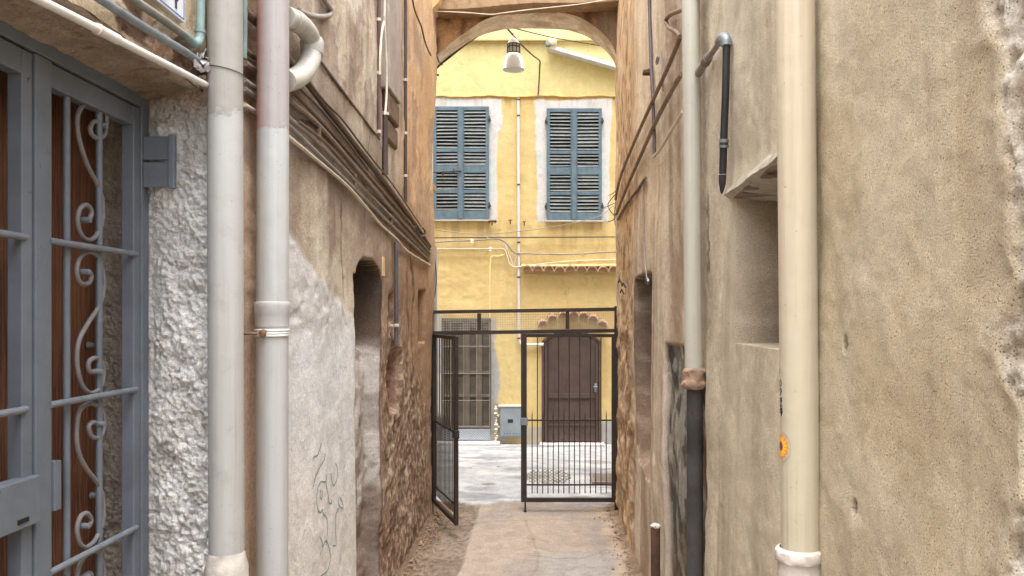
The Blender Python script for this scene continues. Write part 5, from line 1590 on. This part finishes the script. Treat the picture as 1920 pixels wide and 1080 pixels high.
# house number tile
XN = -1.238
nt = thing('house_number_tile', 'white tile with blue border and dark digits above the left doorway', 'house number', P(317, 20, x=XN))
br = P(345.5, 45, x=XN); bl = P(286, -1, x=XN)
yA, yB, zA = bl.y - .005, br.y, br.z + .002
b = MB(); b.box(XN - .02, XN + .003, yA, yB, zA, zA + .17, .003); b.build('tile', m_paint('glazed_tile', C(206, 208, 214), .05, .25, .2, dirt=.3, sc=24), nt)
M_nb = m_paint('tile_blue', C(30, 96, 160), .1, .3, .1)
b = MB()
for (ya, yb, za, zb) in ((yA + .008, yB - .008, zA + .008, zA + .0125), (yA + .008, yB - .008, zA + .158, zA + .162), (yA + .008, yA + .012, zA + .0128, zA + .1577), (yB - .012, yB - .008, zA + .0128, zA + .1577)):
    b.box(XN + .0031, XN + .0040, ya, yb, za, zb)
b.build('blue_border', M_nb, nt)
tc_ = bpy.data.curves.new('digits', 'FONT'); tc_.body = '34'; tc_.size = .135; tc_.extrude = .0006; tc_.space_character = 1.0
to = bpy.data.objects.new('digits', tc_); link(to)
bpy.context.view_layer.update()
me = bpy.data.meshes.new_from_object(to)
bpy.data.objects.remove(to)
R_ = Matrix(((0, 0, 1, XN + .0042), (1, 0, 0, yA + .045), (0, 1, 0, zA + .024), (0, 0, 0, 1)))
me.transform(R_)
me.materials.clear(); me.materials.append(m_paint('digit_ink', (.02, .02, .035), .1, .3, .1))
o = link(bpy.data.objects.new('digits', me)); setparent(o, nt)

# vertical pipes and ducts higher on the left wall
XV = -1.13
def vert(name, label, px_, py0, py1, r, mat, x=XV, n=14, top=True, cat='pipe', clips=()):
    t = thing(name, label, cat, P(px_, py1, x=x))
    a_, b_ = P(px_, py1, x=x), P(px_ - .0, py0, x=x)
    b = MB(); b.tube([a_, (a_.x, a_.y, 5.7 if top else b_.z)], r, n); b.build('tube', mat, t)
    for q in clips:
        c = P(px_, q, x=x)
        b = MB(); b.lathe([(r, .012), (r * 1.35, .01), (r * 1.35, -.01), (r, -.012)], c, n); b.box(c.x - .06, c.x, c.y - .008, c.y + .008, c.z - .008, c.z + .008); b.build('clip', M_cream, t)
    return t
vert('pipe', 'maroon painted pipe high on the left wall, thinner than the black duct beside it', 710.5, 0, 256, .0115, M_maroon, clips=(37, 137, 247))
vert('duct', 'blackish brown vertical duct high on the left wall between pipe and cream cables', 721, 0, 328, .024, m_paint('blackish_duct', C(76, 64, 62), .15, .55, .4, dirt=.3), clips=(213,), n=4)
cable('cable', 'cream double cable hanging over the maroon pipe on the left wall', [P(a_, b_, x=-1.095) for a_, b_ in ((722, -40), (721, 20), (720, 40), (716, 60), (713, 100), (712, 140))], .008, M_cream)
cable('cable', 'cream cable crossing the black duct on the left wall', [P(a_, b_, x=-1.09) for a_, b_ in ((721, 30), (722, 60), (724, 100), (725, 170), (722, 215))], .008, M_cream)
gp_ = thing('chimney_duct', 'square grey cement duct ending halfway down the upper left wall', 'duct', P(737, 180, x=-1.1))
ya, yb = P(726, 180, x=-1.10).y, P(748, 180, x=-1.10).y
zb_ = P(737, 180, x=-1.10).z
b = MB(); b.box(-1.19, -1.085, ya, yb, zb_, 5.7, .01); b.build('duct', m_paint('duct_cement', C(158, 148, 138), .15, .9, 1.2, dirt=.5, sc=24, streak=.5), gp_)
b = MB(); b.box(-1.19, -1.10, ya + .05, yb + .03, zb_ - .18, zb_ - .002, .02); b.box(-1.19, -1.12, ya + .14, yb + .08, zb_ - .34, zb_ - .182, .02); b.build('broken_stub', m_paint('stub_brown', C(110, 92, 76), .3, .9, 1.8, dirt=.6, sc=40), gp_)
vert('pipe', 'dark narrow pipe between the grey duct and the ochre corner of the left wall', 760.5, 0, 378, .013, M_dark, clips=(150, 250, 330))
vert('pipe', 'short dark pipe descending into the ragged hole low on the left wall', 743, 455, 648, .016, m_paint('slate_pipe', C(84, 82, 86), .2, .5, .5), top=False, clips=(610,))
c = P(717, 500, x=-1.16); b = MB(); b.box(c.x - .01, c.x + .012, c.y - .04, c.y + .04, c.z - .07, c.z + .07, .004); tag(b.build('wood_peg', m_paint('pale_peg', C(206, 176, 132), .15, .8, .8)), 'small pale wooden peg in the left wall above the niche edge', 'peg')

# bundle on the outer corner beyond the gate, left
for i, (qx, r_, mt, lab, top_) in enumerate(((817, .017, m_paint('blue_grey_riser', C(150, 158, 170), .1, .5, .3), 'blue grey riser pipe at the outer left corner behind the gate', 474), (812.5, .014, M_whitep, 'white riser pipe squeezed at the outer left corner behind the gate', 462), (808.5, .009, M_brownc, 'brown cable hanging down at the left edge of the gate opening', 440))):
    p_ = P(qx, top_, y=9.28 - i * .12)
    cable('riser_pipe' if i < 2 else 'cable', lab, [(p_.x, p_.y, .05), (p_.x, p_.y, H - .1), p_, p_ + Vector((-.03, -.04, .05)), p_ + Vector((-.10, -.1, .06))], r_, mt, n=10, cat='pipe' if i < 2 else 'cable')
rn = random.Random(11)
for i in range(6):
    pts = [P(804 + rn.uniform(-4, 3), 455 + rn.uniform(-25, 10), y=8.60), P(810 + rn.uniform(-4, 6), 470 + rn.uniform(-30, 20), y=8.8), P(812 + rn.uniform(-5, 6), 500 + rn.uniform(-20, 20), y=8.95), P(811 + rn.uniform(-4, 3), 560 + rn.uniform(-20, 20), y=9.05)]
    cable('wire', ['cream wire, upper one of the tangle at the left corner above the gate', 'dark wire, upper one of the tangle at the left corner above the gate', 'grey wire, upper one of the tangle at the left corner above the gate', 'cream wire, lower one of the tangle at the left corner above the gate', 'dark wire, lower one of the tangle at the left corner above the gate', 'grey wire, lower one of the tangle at the left corner above the gate'][i], pts, .006, [M_cream, M_dark, M_greyc][i % 3], 'loose wires in the tangle at the left corner', n=5)

# ------------------------------------------------------------------ right wall pipes and conduits
GR = 'conduits running along the right wall'
def rc_(a_, b_): return 1140 + a_ / 2.7, b_ / 2.7
def rcon(pts, r, mat, label, x=.775, n=10, name='conduit', cat='conduit'):
    return cable(name, label, [P(*rc_(a_, b_), x=x) for a_, b_ in pts], r, mat, GR, k=5, n=n, cat=cat)
M_rb = m_paint('brown_bent_conduit', C(126, 104, 86), .22, .6, .8, dirt=.5, sc=50)
rcon([(480, -40), (440, 2), (405, 35), (360, 55), (312, 76), (294, 104), (308, 138), (345, 160), (360, 180), (355, 215), (290, 370), (200, 568), (120, 750), (60, 905), (38, 1010)], .0135, M_rb, 'upper brown conduit on the right wall with a hooked bend beside the pipe')
rcon([(372, 375), (330, 445), (250, 600), (180, 755), (90, 960), (42, 1085)], .0145, M_rb, 'lower brown conduit on the right wall parallel to the bent one')
rcon([(378, 565), (345, 620), (300, 695), (262, 758), (228, 796)], .0095, M_cream, 'short cream cable slanting down left of the slender drainpipe')
rcon([(190, 900), (150, 960), (90, 1040), (50, 1110)], .012, M_brownc, 'short brown stub conduit below the other two on the right wall', x=.79)
dp = thing('pipe', 'dark vertical pipe with clamp on the ochre part of the right wall', 'pipe', P(*rc_(235, 790), x=.785))
b = MB(); pp = [P(*rc_(a_, b_), x=.785) for a_, b_ in ((236, 795), (234, 700), (228, 500), (218, 330), (212, 100), (209, 0))]; pp.append(Vector((pp[-1].x, pp[-1].y, 5.7))); b.tube(pp, .0125, 12); b.build('tube', m_paint('purple_grey_pipe', C(88, 76, 80), .15, .5, .4, dirt=.3), dp)
c = P(*rc_(212, 365), x=.785); b = MB(); b.lathe([(.0125, .022), (.024, .02), (.024, -.02), (.0125, -.022)], c, 14); b.box(c.x - .05, c.x + .03, c.y - .03, c.y + .03, c.z - .018, c.z + .012, .005); b.build('clamp', m_paint('clamp_rust', C(80, 56, 44), .3, .8, 1, rust=.3), dp)
c = P(*rc_(250, 305), x=.77)
b = MB(); b.tube([c + Vector((0, .055 * math.cos(a_), .02 * math.sin(a_))) for a_ in [i * math.pi / 8 for i in range(17)]], .006, 6); b.tube([P(*rc_(270, 260), x=.785), P(*rc_(272, 330), x=.785), P(*rc_(280, 460), x=.79)], .006, 6)
tag(b.build('cable_hook', M_greyc), 'small wire ring and spike beside the dark pipe on the right wall', 'hook')
bp = thing('vent_pipe', 'black pipe with grey elbow fitting above the wall niche on the right', 'pipe', P(1357, 360, x=.775))
def bq(a_, b_): return P(*rc_(a_, b_), x=.772)
b = MB(); b.tube([bq(600, 225), bq(596, 450), bq(586, 700), bq(581, 880)], .0160, 18); b.build('tube', m_paint('black_plastic', (.022, .022, .026), .2, .45, .3, dirt=.2), bp)
b = MB(); b.tube([bq(580, 885), bq(579, 930), bq(576, 975), bq(576, 982)], [.0165, .0150, .006, .002], 16); b.build('tapered_end', m_paint('dark_rubber', (.035, .033, .036), .2, .6, .5), bp)
for (qa, qb) in ((705, 722), (735, 748)):
    b = MB(); b.tube([bq(587, qa), bq(586.5, qb)], .0205, 18); b.build('joint', M_steel, bp)
b = MB(); b.tube([bq(587, 722), bq(586.5, 735)], .0185, 18); b.build('joint_core', M_dark, bp)
b = MB(); b.tube(smooth_path([bq(598, 232), bq(600, 206), bq(592, 190), bq(578, 190), bq(562, 212)], 4), .0205, 16); b.build('elbow', M_steel, bp)
b = MB(); b.tube([bq(600, 232), bq(600, 214)], .0235, 18); b.build('elbow_collar', M_steel, bp)
b = MB(); b.tube([bq(568, 205), bq(535, 255), bq(500, 300), bq(470, 350), bq(420, 430)], [.013, .013, .017, .020, .020], 14); b.build('feed_pipe', M_greyc, bp)
b = MB(); b.tube([bq(506, 292), bq(492, 316)], .0235, 14); b.build('feed_collar', m_paint('collar_brown', C(120, 108, 98), .3, .8, 1.2, sc=60), bp)
cable('cable', 'thin grey wire running down into the dark slot on the right wall', [P(1205, 344, x=.79), P(1206, 400, x=.79), P(1208, 470, x=.79), P(1213, 525, x=.79)], .006, M_greyc)
b = MB(); cc_ = P(1214, 528, x=.785); b.tube([cc_ + Vector((0, .05 * math.cos(a_), .022 * math.sin(a_))) for a_ in [i * math.pi / 6 for i in range(9)]], .009, 8); tag(b.build('hook', M_steel), 'small grey hook at the top of the dark slot in the right wall', 'hook')
# wires crossing between the right wall and the facade
for i, pts in enumerate(([(1160, 352), (1150, 362), (1142, 366)], [(1160, 358), (1148, 371), (1140, 384), (1146, 398), (1158, 408)], [(1165, 375), (1145, 384), (1125, 393)], [(1160, 400), (1150, 412), (1140, 416)], [(1157, 352), (1154, 380), (1152, 410), (1156, 430)])):
    pp = [P(a_, b_, y=8.5 + .15 * k_) for k_, (a_, b_) in enumerate(pts)]
    cable('wire', ['topmost short grey wire end at the right corner beside the blue shutter', 'curled dark wire looping at the right corner beside the blue shutter', 'grey wire reaching farthest left from the right corner over the white surround', 'lowest short dark wire end at the right corner beside the blue shutter', 'grey wire hanging upright along the right corner beside the blue shutter'][i], pp, .005, M_dark if i % 2 else M_greyc, 'loose wires at the right corner', n=5)
b = MB()
for (qx, qy) in ((1166, 533), (1173, 540), (1170, 552)):
    c = P(qx, qy, x=.80); b.tube([c, c + Vector((-.02, .02, .05)), c + Vector((-.03, .05, .02))], .009, 6)
tag(b.build('iron_cramp', M_dark), 'small black iron cramp on the ochre corner of the right wall', 'hook')

# scrawl on the pale repair of the left wall (flat print just proud of the surface)
def scr():
    import bmesh
    S = [[(67, 245), (70, 222), (95, 200), (117, 118), (112, 150)], [(145, 190), (138, 240), (108, 290), (80, 370), (70, 432)], [(150, 345), (148, 390), (135, 400), (110, 400), (92, 450), (85, 540), (90, 600), (105, 622)],
         [(112, 455), (105, 500), (118, 530)], [(125, 460), (118, 520)], [(148, 400), (158, 470), (172, 548), (190, 552), (190, 530)], [(215, 262), (228, 300), (228, 360), (205, 425), (192, 395), (182, 335)], [(103, 625), (122, 600), (125, 630), (150, 655), (158, 710), (150, 800), (145, 860)],
         [(240, 505), (235, 560), (258, 590), (262, 555), (245, 510)], [(235, 590), (215, 640), (210, 730), (212, 850), (190, 860)], [(100, 795), (118, 850), (105, 930)], [(118, 870), (145, 825), (165, 880), (172, 960), (150, 1040), (110, 1080)]]
    t = thing('wall_scrawl', 'faint green and grey pen scrawl on the pale repaired patch of the left wall', 'graffiti', P(615, 900, x=-1.13))
    wall = next(c for c in left.children if c.name == 'wall')
    from mathutils.bvhtree import BVHTree
    me = wall.data
    bvh = BVHTree.FromPolygons([v.co for v in me.vertices], [p.vertices for p in me.polygons])
    b = MB()
    for st in S:
        pts = []
        for (a_, c_) in st:
            p = P(580 + a_ / 3.856, 800 + c_ / 3.857, x=-1.13)
            pts.append(p)
        pts = smooth_path(pts, 6)
        out = []
        for p in pts:
            hit = bvh.ray_cast(Vector((-.9, p.y, p.z)), Vector((-1, 0, 0)))
            out.append(Vector(((hit[0].x if hit[0] else -1.13) + .0012, p.y, p.z)))
        for i in range(len(out) - 1):
            d_ = (out[i + 1] - out[i])
            if d_.length < 1e-5: continue
            s_ = Vector((0, -d_.z, d_.y)).normalized() * .0042
            b.add([out[i] - s_, out[i] + s_, out[i + 1] + s_, out[i + 1] - s_], [(0, 1, 2, 3)])
    b.build('ink_line', m_paint('faded_ink', C(112, 134, 134), .15, .8, .1), t)
scr()

# rubble and grit along the wall feet
def grit():
    rn = random.Random(21)
    b = MB()
    for i in range(1500):
        side = rn.random() < .55
        y_ = rn.uniform(5.4, 8.9)
        if side: x_ = -1.12 + abs(rn.gauss(0, .09))
        else: x_ = .80 - abs(rn.gauss(0, .07))
        if not side and rn.random() < .35: y_ = rn.uniform(8.1, 8.75); x_ = .82 - abs(rn.gauss(0, .08))
        r_ = rn.uniform(.003, .012) * (1.8 if rn.random() < .06 else 1)
        v = []
        for k_ in range(6):
            d_ = [(1, 0, 0), (-1, 0, 0), (0, 1, 0), (0, -1, 0), (0, 0, 1), (0, 0, -1)][k_]
            v.append((x_ + d_[0] * r_ * rn.uniform(.6, 1.3), y_ + d_[1] * r_ * rn.uniform(.6, 1.3), .012 + d_[2] * r_ * rn.uniform(.4, .9)))
        b.add(v, [(0, 2, 4), (2, 1, 4), (1, 3, 4), (3, 0, 4), (2, 0, 5), (1, 2, 5), (3, 1, 5), (0, 3, 5)])
    tag(b.build('grit', m_paint('grit_brown', C(140, 116, 94), .35, .9, 1, sc=30)), 'loose grit and crumbs of plaster along the alley walls', 'grit', kind='stuff')
grit()
